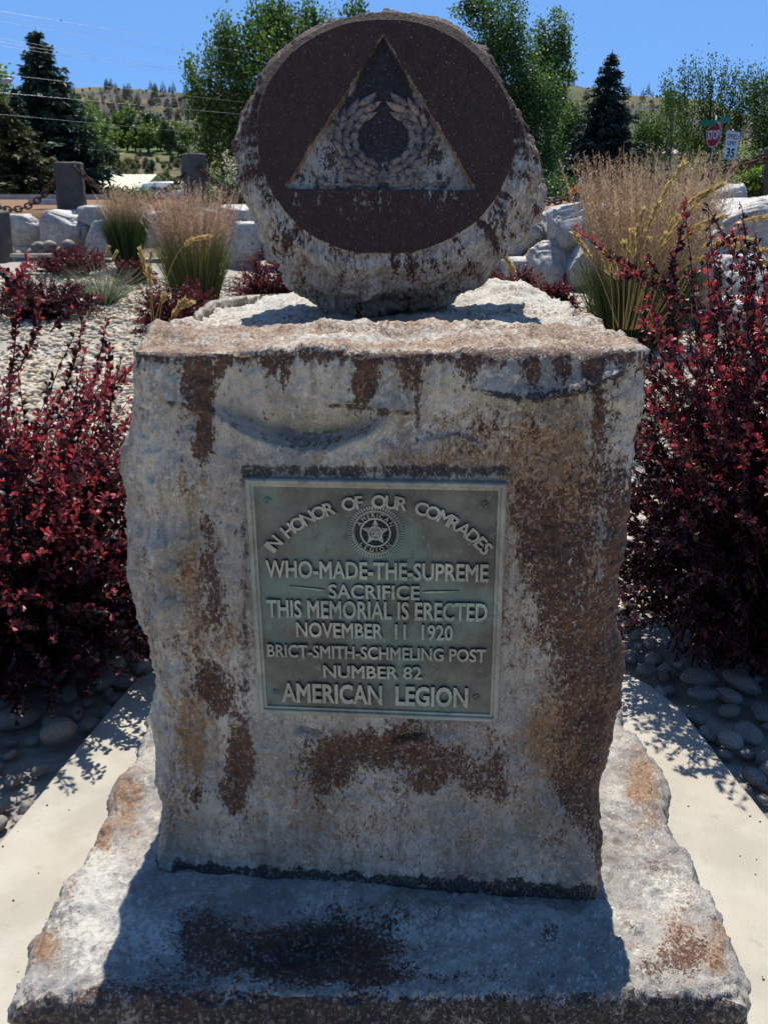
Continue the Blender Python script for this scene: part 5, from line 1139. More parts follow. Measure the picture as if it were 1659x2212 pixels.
# ---- trees
M_tree = leaf_mat('tree_leaf', .35, .5, .35, (1.7, 1.7, .9)); M_bark = simple_mat('bark', (0.10, 0.075, 0.055), .9, 0, .4, 6, .6); M_need = leaf_mat('spruce_needle', .15, .6, .3, (1.2, 1.3, 1.0))
def limbs_mesh(root, base, crown_pts, top, r0, r, nl=14):
    mb = MB(); base = np.array(base, float); top = np.array(top, float); t = np.linspace(0, 1, 9)[:, None]; P = base + (top - base) * t; P[1:-1, :2] += r.normal(0, .04, (7, 2)) * np.linalg.norm(top - base) * .15
    mb.tube(P, np.linspace(r0, r0 * .15, 9), 8)
    for i in range(nl):
        s = r.uniform(.18, .85); a = base + (top - base) * s; e = crown_pts[r.integers(0, len(crown_pts))]; m = (a + e) / 2 + np.array([0, 0, -.06 * np.linalg.norm(e - a)])
        t2 = np.linspace(0, 1, 6)[:, None]; mb.tube((1 - t2) ** 2 * a + 2 * t2 * (1 - t2) * m + t2 ** 2 * e, np.linspace(r0 * .4 * (1 - s * .6), r0 * .06, 6), 5, cap=False)
    mb.build('trunk', M_bark, root)
LEAF4 = [(0, .15, 0), (.5, 1, .04), (1, .12, 0)]
def tree(px_base, Y, blobs, n, lsz, pal, label, seed, name='broadleaf_tree', cat='tree', base_z=None, group=None, spray=0.0, trunk_r=.12, depth=.8, gap=.35):
    """blobs: (px, py, rx, ry) in photo units describing the crown's clumps at distance Y"""
    r = np.random.default_rng(seed); k = Y / 1912.0 * 1.02; B = []
    bx = onY(px_base, 420, Y)[0]; bz = float(terrain_z(bx, Y)) if base_z is None else base_z
    root = thing(name, label, cat, (bx, Y, bz), group)
    wts = np.array([b[2] * b[3] for b in blobs], float); cnt = np.maximum(30, (n * wts / wts.sum()).astype(int)); C = []; Dv = []; pts = []; bi = []
    for i, (bl, m) in enumerate(zip(blobs, cnt)):
        c = onY(bl[0], bl[1], Y); c[1] += r.normal(0, bl[2] * k * .5 * depth); rx, rz = bl[2] * k, bl[3] * k
        nc = max(5, int(m / 42)); cc_ = unit(r.normal(size=(nc, 3))) * (r.random((nc, 1)) ** .45); cc_ = cc_ * np.array([rx, rx * depth, rz]) + c   # twig clumps
        pts += [c] + list(cc_[:3]); q = r.integers(0, nc, m); sg = gap * min(rx, rz) * .55 + lsz * .8
        e = r.normal(size=(m, 3)) * sg * np.array([.8, .8, .8 + spray * 1.6]); C.append(cc_[q] + e); d = unit(r.normal(size=(m, 3)) + np.array([0, 0, spray * 2.0]) + (cc_[q] - c) / (rx + rz) * 1.2); Dv.append(d); bi.append(r.uniform(.8, 1.2, nc)[q])
    C = np.concatenate(C); Dv = np.concatenate(Dv); bi = np.concatenate(bi); m = len(C)
    V, Q = blades(C, Dv, unit(r.normal(size=(m, 3)) + np.array([0, -.3, .9])), lsz * r.uniform(.6, 1.3, m), lsz * .36, LEAF4)
    col = np.array(pal)[r.integers(0, len(pal), m)] * (r.uniform(.7, 1.3, m) * bi)[:, None]
    zz = V[:, 2]; V[:, 2] = np.maximum(zz, bz + .05)
    part('crown', V, Q, M_tree, root, attr={'col': rep(col, 6)})
    top = np.array(pts)[np.argmax(np.array(pts)[:, 2])]; limbs_mesh(root, (bx, Y, bz - .1), np.array(pts), top * .9 + np.array([bx, Y, bz]) * .1, trunk_r, r, 16); return root
def spruce(px, py_top, Y, wpx, label, seed, pal, base_py=None, layers=34, name='spruce_tree', droop=.25, fill=1.0):
    r = np.random.default_rng(seed); t_ = onY(px, py_top, Y); bx = t_[0]; bz = float(terrain_z(bx, Y)); h = t_[2] - bz; rad = wpx / 2 * Y / 1912; root = thing(name, label, 'tree', (bx, Y, bz), None)
    mb = MB(); mb.tube(np.array([[bx, Y, bz - .1], [bx, Y, bz + h * .5], [bx, Y, bz + h]]), [h * .022, h * .014, .01], 8); C = []; D = []; L = []; cl = []
    for i in range(layers):
        f = (i + r.uniform(-.3, .3)) / layers; z = bz + h * (.03 + .95 * f); R0 = rad * (1 - f) ** .85 * r.uniform(.78, 1.1) + .03 * h * (1 - f) * .3; nb = int(6 + 11 * (1 - f))
        for b in range(nb):
            az = r.uniform(0, 6.283); bl = R0 * r.uniform(.65, 1.18); d0 = np.array([math.cos(az), math.sin(az), 0]); s = np.linspace(.1, 1, max(5, int(12 * bl / rad + 4)))
            P = np.array([bx, Y, z]) + d0 * (bl * s)[:, None] + np.array([0, 0, 1]) * (bl * (-droop * s + .28 * droop * 2 * s ** 2 + .05))[:, None]
            mb.tube(P[[0, len(P) // 2, -1]], [.02, .012, .004], 4, cap=False); m = int(9 * fill); sd = np.cross(d0, [0, 0, 1.0]); tone = r.uniform(.75, 1.3)
            for q in P:
                e = unit(d0 * r.uniform(.3, 1.2, (m, 1)) + sd * r.normal(0, .8, (m, 1)) + np.array([0, 0, 1.0]) * r.normal(-.15, .35, (m, 1))); C.append(np.repeat(q[None], m, 0) + r.normal(0, .02 * rad, (m, 3))); D.append(e); L.append(rad * .145 * r.uniform(.5, 1.2, m) * (1 - .45 * f)); cl.append(np.full(m, tone))
    C = np.concatenate(C); D = np.concatenate(D); L = np.concatenate(L); cl = np.concatenate(cl); n = len(C)
    V, Q = blades(C, D, r.normal(size=(n, 3)) + np.array([0, 0, 1.0]), L, L * .15, [(0, .5, 0), (.5, 1, .03), (1, .2, -.05)])
    part('crown', V, Q, M_need, root, attr={'col': rep(np.array(pal)[r.integers(0, len(pal), n)] * (r.uniform(.7, 1.3, n) * cl)[:, None], 6)}); mb.build('trunk', M_bark, root); return root
SPR = [(0.035, 0.068, 0.040), (0.048, 0.088, 0.050), (0.028, 0.052, 0.032), (0.07, 0.11, 0.062)]; SPB = [(0.042, 0.070, 0.055), (0.06, 0.095, 0.072), (0.034, 0.056, 0.044)]; BRS = [(0.075, 0.080, 0.028), (0.10, 0.096, 0.034), (0.05, 0.058, 0.022)]
spruce(78, 58, 33, 262, 'tallest dark spruce, its narrow top crossed by bright power lines', 51, SPR, layers=40)
spruce(8, 218, 29, 220, 'olive brown spruce at the picture edge in front of the tallest one', 52, BRS, layers=26)
spruce(30, 182, 31, 130, 'smaller dark spruce leaning on the flank of the tallest one', 53, SPR, layers=30)
spruce(1322, 106, 34, 195, 'single blue green spruce standing free against the sky', 54, SPB, layers=36, droop=.32)
spruce(1442, 312, 44, 46, 'small young spruce below the willows', 55, SPR, layers=22)
DK = [(0.028, 0.065, 0.020), (0.045, 0.10, 0.028), (0.075, 0.14, 0.036)]; MID = [(0.06, 0.12, 0.030), (0.09, 0.165, 0.042), (0.12, 0.19, 0.05)]; YEL = [(0.12, 0.18, 0.035), (0.16, 0.23, 0.04), (0.09, 0.14, 0.03)]; WIL = [(0.07, 0.115, 0.032), (0.11, 0.155, 0.045), (0.05, 0.085, 0.024)]
tree(4, 46, [(0, 175, 26, 28), (-15, 210, 30, 30)], 1400, .16, YEL, 'yellow green tree peeping past the olive brown spruce', 61)
tree(165, 40, [(150, 300, 45, 60), (185, 270, 30, 35), (175, 340, 45, 55), (205, 320, 25, 40), (150, 250, 28, 30), (140, 380, 50, 40)], 9000, .105, MID, 'bushy mid green tree beside the tallest spruce', 62)
tree(560, 27, [(468, 150, 34, 42), (430, 215, 30, 35), (500, 100, 18, 55), (545, 90, 25, 60), (590, 70, 22, 65), (620, 60, 20, 45), (660, 60, 25, 45), (700, 75, 24, 40), (520, 170, 45, 60), (600, 160, 60, 70), (455, 265, 35, 45), (500, 270, 50, 60), (440, 330, 30, 40), (490, 360, 40, 50), (540, 300, 45, 70), (415, 160, 12, 22), (408, 150, 9, 12), (580, 30, 9, 35), (478, 80, 9, 28), (608, 22, 8, 25), (680, 40, 10, 26), (760, 40, 14, 26), (780, 30, 10, 20), (520, 410, 30, 40)],
     27000, .088, MID + DK[2:] + YEL[2:], 'upswept green poplar tree rising behind the round carved stone on the spruce flank', 63, spray=.7, gap=.30)
tree(1150, 29, [(1060, 40, 55, 45), (1020, 15, 40, 25), (1100, 95, 55, 55), (1060, 130, 50, 60), (1110, 180, 60, 60), (1140, 240, 60, 60), (1120, 300, 65, 70), (1150, 350, 55, 60), (1110, 400, 60, 35), (1170, 190, 45, 50)],
     25000, .088, DK[1:] + MID[:1], 'dense dark broadleaf tree behind the round carved stone on the free standing spruce flank', 64, gap=.36)
tree(1185, 32, [(1205, 90, 22, 55), (1175, 85, 16, 30), (1195, 150, 30, 30), (1215, 165, 24, 18), (1170, 130, 22, 40), (1190, 235, 28, 40), (1160, 200, 22, 40)], 8000, .09, YEL + MID, 'slim light green tree with a fluffy sunlit top beside the dense dark one', 65, gap=.34)
tree(1240, 37, [(1225, 290, 35, 55), (1260, 320, 32, 60), (1215, 350, 40, 55), (1250, 380, 40, 40), (1240, 255, 20, 25)], 9000, .105, MID + DK[:1], 'middle green tree filling the gap beneath the free standing spruce', 66, spray=.3)
tree(1400, 48, [(1400, 275, 32, 28), (1380, 305, 30, 30), (1430, 300, 26, 32), (1400, 330, 50, 30)], 5600, .115, MID + YEL[2:], 'soft green roadside tree between the free standing spruce and the willows', 67, spray=.4)
vase = []
for i, (x0, x1, y1) in enumerate(((1500, 1440, 195), (1515, 1470, 180), (1530, 1500, 170), (1540, 1530, 168), (1550, 1560, 170), (1560, 1590, 175), (1570, 1615, 190), (1575, 1628, 205))):
    for s in np.linspace(.1, 1, 7): vase.append((x0 + (x1 - x0) * s, 330 + (y1 - 330) * s, 7 + 5 * s, 17))
tree(1540, 40, vase + [(1520, 320, 40, 30), (1560, 330, 40, 30)], 9500, .095, WIL, 'vase shaped willow with airy upright branches standing behind the stop sign', 68, name='willow_tree', spray=1.0, gap=.5, trunk_r=.10)
vase2 = []
for i, (x0, x1, y1) in enumerate(((1640, 1625, 190), (1650, 1645, 185), (1660, 1670, 195), (1665, 1700, 190))):
    for s in np.linspace(.1, 1, 7): vase2.append((x0 + (x1 - x0) * s, 330 + (y1 - 330) * s, 9 + 8 * s, 22))
tree(1655, 39, vase2 + [(1640, 290, 40, 50), (1660, 340, 40, 40), (1700, 300, 50, 80)], 9500, .095, WIL, 'leafy willow at the picture edge beyond the speed limit sign', 69, name='willow_tree', spray=.8, gap=.42)
tree(1450, 46, [(1448, 215, 10, 32), (1440, 230, 9, 25), (1462, 250, 14, 30), (1470, 290, 20, 30)], 900, .14, WIL, 'thin young willow before the vase shaped one', 70, name='willow_tree', spray=.9, trunk_r=.06)
for px, Y, bl, n, pal, lab in ((1610, 36, [(1580, 385, 40, 30), (1640, 375, 40, 36), (1600, 350, 45, 26), (1690, 370, 40, 40)], 5000, DK, 'dark juniper hedge shrub behind the speed limit sign'), (1632, 17, [(1600, 405, 22, 22), (1640, 400, 24, 26), (1670, 395, 20, 24)], 2600, YEL, 'bright yellow green shrub behind the tall rounded boulder'),
                               (268, 26, [(262, 428, 22, 14), (290, 424, 22, 16), (315, 430, 20, 12)], 1600, MID, 'small green shrub before the tan roofed building'), (500, 24, [(505, 420, 28, 26), (470, 430, 20, 18), (520, 400, 20, 20)], 2200, DK, 'dark shrub in front of the poplar'), (455, 38, [(455, 385, 26, 16), (440, 400, 24, 16), (395, 405, 20, 14)], 1200, MID, 'green shrub behind the square stone post'), (1190, 26, [(1150, 415, 50, 22), (1210, 410, 40, 24), (1105, 420, 40, 22)], 3800, DK, 'dark low shrub behind the drooping chain'), (1230, 19, [(1232, 436, 10, 9)], 260, YEL, 'small bright green plant beside the short stone post')):
    tree(px, Y, bl, n, .075, pal, lab, int(px) + 100, name='garden_shrub', cat='shrub', trunk_r=.02, gap=.5)
# ------------------------------------------------------------------ signs
def flat_mat(name, col, rough=.45, spec=.4):
    m, t, bs = new_mat(name); n = nz_(t, 5, 4, .6, coords(t)); t.links.new(mixc(t, ramp01(t, n, .35, .7), tuple(c * .88 for c in col), col), bs.inputs['Base Color']); bs.inputs['Roughness'].default_value = rough; bs.inputs['Specular IOR Level'].default_value = spec; return m
M_red = flat_mat('sign_red', (0.62, 0.02, 0.035)); M_white = flat_mat('sign_white', (0.90, 0.91, 0.90)); M_black = flat_mat('sign_black', (0.015, 0.015, 0.016)); M_green = flat_mat('sign_green', (0.012, 0.22, 0.11)); M_steel = simple_mat('galvanised_steel', (0.33, 0.34, 0.35), .5, .5, .15, 10)
def frame_at(c, yaw, roll=0.0):
    u = np.array([math.cos(yaw), math.sin(yaw), 0]); n = np.array([math.sin(yaw), -math.cos(yaw), 0]); z = np.array([0, 0, 1.0]); cr, sr = math.cos(roll), math.sin(roll)
    return np.array(c, float), u * cr - z * sr, z * cr + u * sr, n           # centre, right, up, outwards (towards the viewer)
def sheet(fr, P2, h0, h1):
    c, u, v, n = fr; P2 = np.array(P2); k = len(P2); V = np.concatenate([c + P2[:, :1] * u + P2[:, 1:] * v + n * h for h in (h0, h1)])
    return V, [list(range(k))[::-1], [k + j for j in range(k)]] + [[j, (j + 1) % k, k + (j + 1) % k, k + j] for j in range(k)]
def octa(r): return [(r * math.cos(R(22.5 + 45 * i)), r * math.sin(R(22.5 + 45 * i))) for i in range(8)]
def rect(w_, h_): return [(-w_ / 2, -h_ / 2), (w_ / 2, -h_ / 2), (w_ / 2, h_ / 2), (-w_ / 2, h_ / 2)]
def words(fr, s, x, y, hgt, wid, h0, mat, par, bold=.03, name='lettering'):
    V, Fc = text_mesh(s, offset=bold); lo, hi = V.min(0), V.max(0); c, u, v, n = fr; X = (V[:, 0] - (lo[0] + hi[0]) / 2) / (hi[0] - lo[0]) * wid + x; Yv = (V[:, 1] / .729 - .5) * hgt + y
    return part(name, c + X[:, None] * u + Yv[:, None] * v + n * np.where(V[:, 2] > 0, h0 + .003, h0)[:, None], Fc, mat, par, smooth=False)
def pole(par, x, y, z0, z1, r=.03, lean=(0, 0), mat=None): 
    mb = MB(); mb.tube(np.array([[x - lean[0], y - lean[1], z0], [x, y, z1]]), r, 10); return mb.build('pole', mat or M_steel, par)
Ys = 31.0; c = onY(1541, 291, Ys); zb = float(terrain_z(c[0], Ys)); st = thing('stop_sign', 'red octagonal STOP sign turned partly away, on a pole with green street name blades', 'road sign', (c[0], Ys, zb))
fr = frame_at(c, R(-74)); 
V, Fc = sheet(fr, octa(.405), 0, .004); p_ = part('sign_border', V, Fc, M_white, st, smooth=False); V, Fc = sheet(fr, octa(.375), .0045, .008); part('sign_panel', V, Fc, M_red, st, smooth=False); words(fr, 'STOP', 0, 0, .27, .64, .0085, M_white, st)
pole(st, c[0] + .03 * math.sin(R(52)) * -0 + .025, Ys + .035, zb - .2, c[2] + .57, .03)
for px, py, yaw, wd in ((1533, 266, -18, .62), (1566, 258, 38, .62)):
    q = onY(px, py, Ys); f2 = frame_at(q, R(yaw)); V, Fc = sheet(f2, rect(wd, .17), -.003, .003); b_ = part('street_name_blade', V, Fc, M_green, st, smooth=False); V, Fc = sheet(f2, rect(wd + .02, .19), -.006, -.0035); part('blade_border', V, Fc, M_white, b_, smooth=False) if False else None
Ys = 27.6; c = onY(1579, 314, Ys); zb = float(terrain_z(c[0], Ys)); sp = thing('speed_limit_sign', 'white SPEED LIMIT 35 sign on a thin leaning pole above the near chain', 'road sign', (c[0] - .18, Ys, zb))
fr = frame_at(c, R(32), R(3.5)); V, Fc = sheet(fr, rect(.61, .76), 0, .004); part('sign_panel', V, Fc, M_white, sp, smooth=False)
mb = MB()
for P2, dx, dy in ((rect(.56, .012), 0, .36), (rect(.56, .012), 0, -.36), (rect(.012, .70), .28, 0), (rect(.012, .70), -.28, 0)):
    V, Fc = sheet(fr, [(a + dx, b + dy) for a, b in P2], .0042, .006); mb.add(V, Fc)
mb.build('sign_border', M_black, sp, smooth=False)
words(fr, 'SPEED', 0, .235, .13, .47, .0045, M_black, sp, .015); words(fr, 'LIMIT', 0, .06, .12, .40, .0045, M_black, sp, .015); words(fr, '35', 0, -.195, .24, .37, .0045, M_black, sp, .03)
c0_, u_, v_, n_ = fr; mb = MB(); a = c + v_ * .42 - n_ * .025; b = c - v_ * (c[2] - zb + .1) - n_ * .025; mb.tube(np.array([b, a]), .025, 8); mb.build('pole', M_steel, sp)
# orange and white marker beside the short post
q = onY(1243, 410, 13.8); mk = thing('marker_flag', 'tiny orange and white marker tied at the end of the drooping chain', 'marker', tuple(q - np.array([0, 0, .3])))
mb = MB(); mb.tube(np.array([q - [0, 0, .3], q + [.06, 0, .14]]), .006, 6); mb.build('stake', M_steel, mk)
V, Q = blades(np.tile(q, (9, 1)), rng.normal(size=(9, 3)), rng.normal(size=(9, 3)), .085, .03, LEAF4); part('ribbon', V, Q, flat_mat('orange_tape', (.75, .22, .06)), mk)
V, Q = blades(np.tile(q + [.055, 0, .06], (3, 1)), np.array([[0, 0, 1.], [.1, 0, 1], [-.1, .1, 1]]), rng.normal(size=(3, 3)), .11, .02, LEAF4); part('white_tag', V, Q, M_white, mk)
# ------------------------------------------------------------------ far buildings and vehicles
M_tanroof = simple_mat('cream_metal_roof', (0.74, 0.64, 0.42), .5, 0, .06, 2); M_tanwall = simple_mat('cream_wall', (0.58, 0.50, 0.34), .7, 0, .08, 2); M_glass = simple_mat('dark_glass', (0.03, 0.035, 0.04), .1, 0, .1, 2); M_grey = simple_mat('grey_siding', (0.18, 0.18, 0.185), .7, 0, .1, 3); M_pink = simple_mat('pink_tile_roof', (0.42, 0.30, 0.27), .8, 0, .15, 4); M_vwhite = simple_mat('white_paint', (0.78, 0.78, 0.76), .3, 0, .04, 3); M_silver = simple_mat('pale_blue_paint', (0.42, 0.48, 0.56), .25, .4, .05, 3); M_rub = simple_mat('rubber', (0.02, 0.02, 0.02), .8, 0, .2, 9)
def gable(name, label, xa, xb, yf, yb_, z0, ze, zr, mroof, mwall, ribs=True, over=.25, skew=0.0):
    root = thing(name, label, 'building', ((xa + xb) / 2, (yf + yb_) / 2, z0)); ym = (yf + yb_) / 2
    def T(P): P = np.array(P, float); P[:, 0] += (P[:, 1] - yf) * skew; return P
    V = T([(xa, yf, z0), (xb, yf, z0), (xb, yb_, z0), (xa, yb_, z0), (xa, yf, ze), (xb, yf, ze), (xb, yb_, ze), (xa, yb_, ze), (xa, ym, zr - .03), (xb, ym, zr - .03)])
    wl = part('wall', V, [[0, 1, 5, 4], [2, 3, 7, 6], [1, 2, 6, 9, 5], [3, 0, 4, 8, 7]], mwall, root, smooth=False)
    mb = MB(); sl_ = (zr - ze) / (ym - yf)
    for sg, ye in ((1, yf - over), (-1, yb_ + over)):
        zl = ze - over * sl_
        for (x0, x1, t0) in [(xa - over, xb + over, 0.0)] + ([(x, x + .05, .035) for x in np.arange(xa - over, xb + over, .42)] if ribs else []):
            P = T([(x0, ye, zl + t0), (x1, ye, zl + t0), (x1, ym, zr + t0), (x0, ym, zr + t0), (x0, ye, zl + t0 + .06), (x1, ye, zl + t0 + .06), (x1, ym, zr + t0 + .06), (x0, ym, zr + t0 + .06)])
            mb.add(P, [[0, 1, 2, 3], [4, 7, 6, 5], [0, 4, 5, 1], [1, 5, 6, 2], [3, 2, 6, 7], [0, 3, 7, 4]])
    rf = mb.build('roof', mroof, root, smooth=False)
    for x in np.linspace(xa + 1.0, xb - 1.0, max(1, int((xb - xa) / 3))):
        m2 = MB(); m2.box(((x + 0), yf - .02, (z0 * .4 + ze * .6)), (.9, .06, .8)); m2.build('window', M_glass, root, False)
    m2 = MB(); m2.box(((xa + xb) / 2 + .9, yf - .02, z0 + 1.0), (.95, .05, 2.0)); m2.build('door', M_grey, root, False)
    return root
def X_(px, Y): return float(onY(px, 420, Y)[0])
def Z_(py, Y, px=829): return float(onY(px, py, Y)[2])
gable('metal_roofed_building', 'cream building with a ribbed metal roof seen between the two dark posts', X_(150, 58), X_(284, 58), 58, 70, Z_(428, 58) - 3.0, Z_(426, 58), Z_(379, 64), M_tanroof, M_tanwall)
gable('storage_shed', 'low grey shed with a cream roof edge beside the square stone post', X_(452, 66), X_(500, 66), 66, 71, Z_(440, 66) - 2.2, Z_(415, 66), Z_(402, 68.5), M_tanroof, M_grey, False)
gable('tiled_house', 'far house with a pink tiled roof showing above the big feathery grass', X_(1372, 75), X_(1452, 75), 75, 84, Z_(345, 75) - 3.0, Z_(332, 75), Z_(307, 79), M_pink, M_tanwall, False)
def vehicle(name, label, cx, cy, z0, L, Wd, hb, hr, yaw, mat, van=False):
    root = thing(name, label, 'van' if van else 'car', (cx, cy, z0)); ca, sa = math.cos(yaw), math.sin(yaw)
    def T(P): P = np.array(P, float); return np.stack([cx + P[:, 0] * ca - P[:, 1] * sa, cy + P[:, 0] * sa + P[:, 1] * ca, z0 + P[:, 2]], 1)
    prof = [(-.5, .28), (-.5, .60), (-.47, .70), (-.44, 1.0 if van else .72), (-.40, 1.55 if van else .78), (-.28, 1.62 if van else 1.16), (.05, 1.62 if van else 1.18), (.18, 1.55 if van else 1.10), (.30, .95 if van else .80), (.46, .80 if van else .68), (.5, .55), (.5, .28)]
    P = []; n = len(prof); sec = [(-1, .94), (-.92, 1.0), (.92, 1.0), (1, .94)]
    for s, sc in sec:
        for a, b in prof: P.append((a * L * (sc if b < .9 else sc * .99), s * Wd / 2 * (1 if b < .85 else .86), b * hr / 1.18 * (1 if sc == 1 else .985)))
    Fc = [[i * n + j, i * n + (j + 1) % n, (i + 1) * n + (j + 1) % n, (i + 1) * n + j] for i in range(3) for j in range(n)] + [list(range(n))[::-1], [3 * n + j for j in range(n)]]
    part('body', T(P), Fc, mat, root)
    k = hr / 1.18
    for s in (-1, 1):
        y = s * (Wd / 2 * .872); a, b = (.98, 1.42) if van else (.80, 1.10)
        part('side_window', T([(-.36 * L, y, a * k), (.22 * L, y, a * k), (.10 * L, y, b * k), (-.28 * L, y, b * k), (-.36 * L, y * .97, a * k), (.22 * L, y * .97, a * k), (.10 * L, y * .97, b * k), (-.28 * L, y * .97, b * k)]), [[0, 1, 2, 3], [7, 6, 5, 4], [0, 4, 5, 1], [1, 5, 6, 2], [2, 6, 7, 3], [3, 7, 4, 0]], M_glass, root, smooth=False)
        for x in (-.31, .32):
            mb = MB(); an = np.arange(20) * 2 * np.pi / 20; r0 = .33; c_ = []
            for yy, rr in ((s * Wd / 2 * .80, r0), (s * Wd / 2 * 1.0, r0), (s * Wd / 2 * 1.01, r0 * .6), (s * Wd / 2 * .99, .02)): c_ += [(x * L + rr * math.cos(t), yy, .31 + rr * math.sin(t)) for t in an]
            part('wheel', T(c_), [[i * 20 + j, i * 20 + (j + 1) % 20, (i + 1) * 20 + (j + 1) % 20, (i + 1) * 20 + j] for i in range(3) for j in range(20)], M_rub, root)
    return root
x_ = X_(308, 50); vehicle('parked_van', 'white van parked by the end of the tan roofed building', x_ + .9, 50, Z_(393, 50) - 2.2, 5.0, 1.95, 1.2, 1.60, R(200), M_vwhite, True)
x_ = X_(405, 42); vehicle('parked_car', 'pale blue car parked behind the square stone post', x_, 42, Z_(411, 42) - 1.40, 4.4, 1.8, 1.0, 1.40, R(12), M_silver)
x_ = X_(1668, 50); vehicle('parked_van', 'white van at the picture edge under the leafy willow', x_ + 1.4, 50, Z_(346, 50) - 2.2, 5.2, 2.0, 1.2, 1.65, R(165), M_vwhite, True)
for i, px in enumerate((1130, 1160, 1182, 1202)):
    q = onY(px, 431, 23.0); mb = MB(); mb.box((q[0], 23, q[2]), (.22 if i else .14, .16, .07)); mb.box((q[0], 23, q[2] + .03), (.20 if i else .12, .10, .04))
    tag(mb.build('white_block', M_vwhite, None, False, (q[0], 23, q[2] - .035)), 'small white block in a low row under the drooping chain', 'kerb block', 'white blocks under the drooping chain')
# ------------------------------------------------------------------ wires, street lamp, bird
m_, t_, b_ = new_mat('wire_metal'); b_.inputs['Metallic'].default_value = 1; b_.inputs['Roughness'].default_value = .42; b_.inputs['Base Color'].default_value = (.62, .63, .65, 1); M_wire = m_
LABW = ['topmost power line, glinting white in the upper sky corner', 'second power line from the top, short bright streak at the edge', 'third power line, glinting just above the tip of the tallest spruce', 'upper of the three power lines across the narrow spruce top', 'middle of the three power lines across the narrow spruce top', 'lowest of the three power lines across the narrow spruce top', 'single power line across the middle of the tallest spruce', 'faint power line across the lower spruces', 'long power line running past the spruces over the hillside']
for (x0, y0, x1, y1), lab in zip(((0, 24, 60, 34), (0, 32, 60, 44.5), (0, 46, 60, 57), (0, 83, 78, 96), (0, 90.7, 76, 103), (0, 99, 84, 112), (0, 160, 112, 173), (0, 200, 100, 209), (0, 247, 402, 285)), LABW):
    Y0 = 20.0; A = onY(x0, y0, Y0); a, b, c = ray(x1, y1); Y1 = (A[2] - H) * b / c; B = onY(x1, y1, Y1); d = (B - A); far = A + d * (90 / np.linalg.norm(d)); near = A - d * (14 / np.linalg.norm(d)); t = np.linspace(0, 1, 30)[:, None]
    P = near + (far - near) * t; P[:, 2] -= 0.0; mb = MB(); mb.tube(P, .0024, 6); tag(mb.build('power_line', M_wire, None, True, tuple(A)), lab, 'power line', 'power lines over the spruces')
q = onY(15, 178, 24); lp = thing('street_lamp', 'grey street lamp head reaching in from the picture edge over the olive spruce', 'street lamp', (q[0] - 1.6, 24.2, float(terrain_z(q[0] - 1.6, 24.2))))
mb = MB(); mb.tube(np.array([[q[0] - .16, 24, q[2] - .01], [q[0] - .05, 24, q[2] + .02], [q[0] + .08, 24, q[2] + .04], [q[0] + .16, 24, q[2] + .055]]), [.035, .065, .06, .02], 10); mb.build('lamp_head', M_steel, lp)
mb = MB(); mb.tube(np.array([[q[0] - 1.6, 24.2, q[2] - .45], [q[0] - 1.1, 24.1, q[2] - .15], [q[0] - .14, 24, q[2]]]), .025, 8); mb.build('arm', M_steel, lp)
mb = MB(); mb.tube(np.array([[q[0] - 1.6, 24.2, float(lp.location.z) - .2], [q[0] - 1.6, 24.2, q[2] - .3]]), [.09, .06], 10); mb.build('pole', M_steel, lp)
q = onY(133, 45, 110); bd = thing('bird', 'tiny dark bird high in the clear sky', 'bird', tuple(q)); mb = MB()
mb.tube(np.array([[-.14, 0, 0], [-.07, 0, .01], [0, 0, .02], [.07, 0, .02], [.11, 0, .02], [.13, 0, .015]]) + q, [.01, .03, .04, .03, .025, .004], 8); mb.build('body', M_black, bd)
for s in (-1, 1): part('wing', np.array([(.04, 0, .03), (-.05, 0, .03), (-.06, s * .14, .07), (.0, s * .16, .08), (-.03, s * .26, .05), (.04, 0, .04), (-.05, 0, .038), (-.06, s * .14, .078), (.0, s * .16, .088), (-.03, s * .26, .055)]) + q, [[0, 1, 2, 3], [3, 2, 4], [5, 8, 7, 6], [8, 9, 7], [0, 3, 8, 5], [1, 6, 7, 2], [3, 4, 9, 8], [4, 2, 7, 9]], M_black, bd)
# yucca in flower
M_petal = leaf_mat('yucca_flower', .3, .5, .3)
q = np.array([X_(505, 18.5), 18.5, 0]); q[2] = terrain_z(q[0], q[1]); yu = thing('yucca', 'yucca with cream white flower spikes beside the round carved stone', 'plant', tuple(q)); r = np.random.default_rng(4)
b, d, h, s = stems(q, 120, .1, 1.1, .7, r, .2); V, Q = ribbon(b, d, h, s, .016, 5, .9, r); part('leaves', V, Q, M_grass, yu, attr={'col': rep(np.array([(.06, .09, .045)]) * r.uniform(.7, 1.3, (120, 1)), 10)})
for px, y0, y1 in ((489, 330, 400), (500, 345, 402), (512, 336, 405), (522, 352, 408)):
    a = onY(px, y0, 18.5); b_ = onY(px + 4, y1 + 30, 18.5); mb = MB(); mb.tube(np.array([b_, a]), [.012, .006], 6, (.12, .14, .06, 1)); n = 70; f = r.random(n) * .62; P = a + (b_ - a) * f[:, None] + r.normal(0, .035, (n, 3)); V, Q = blades(P, r.normal(size=(n, 3)) - np.array([0, 0, .8]), r.normal(size=(n, 3)), .05, .022, OBOV); mb.add(V, Q, np.tile(np.array([.72, .68, .50, 1]), (len(V), 1))); mb.build('flower_spike', M_petal, yu, col=True)
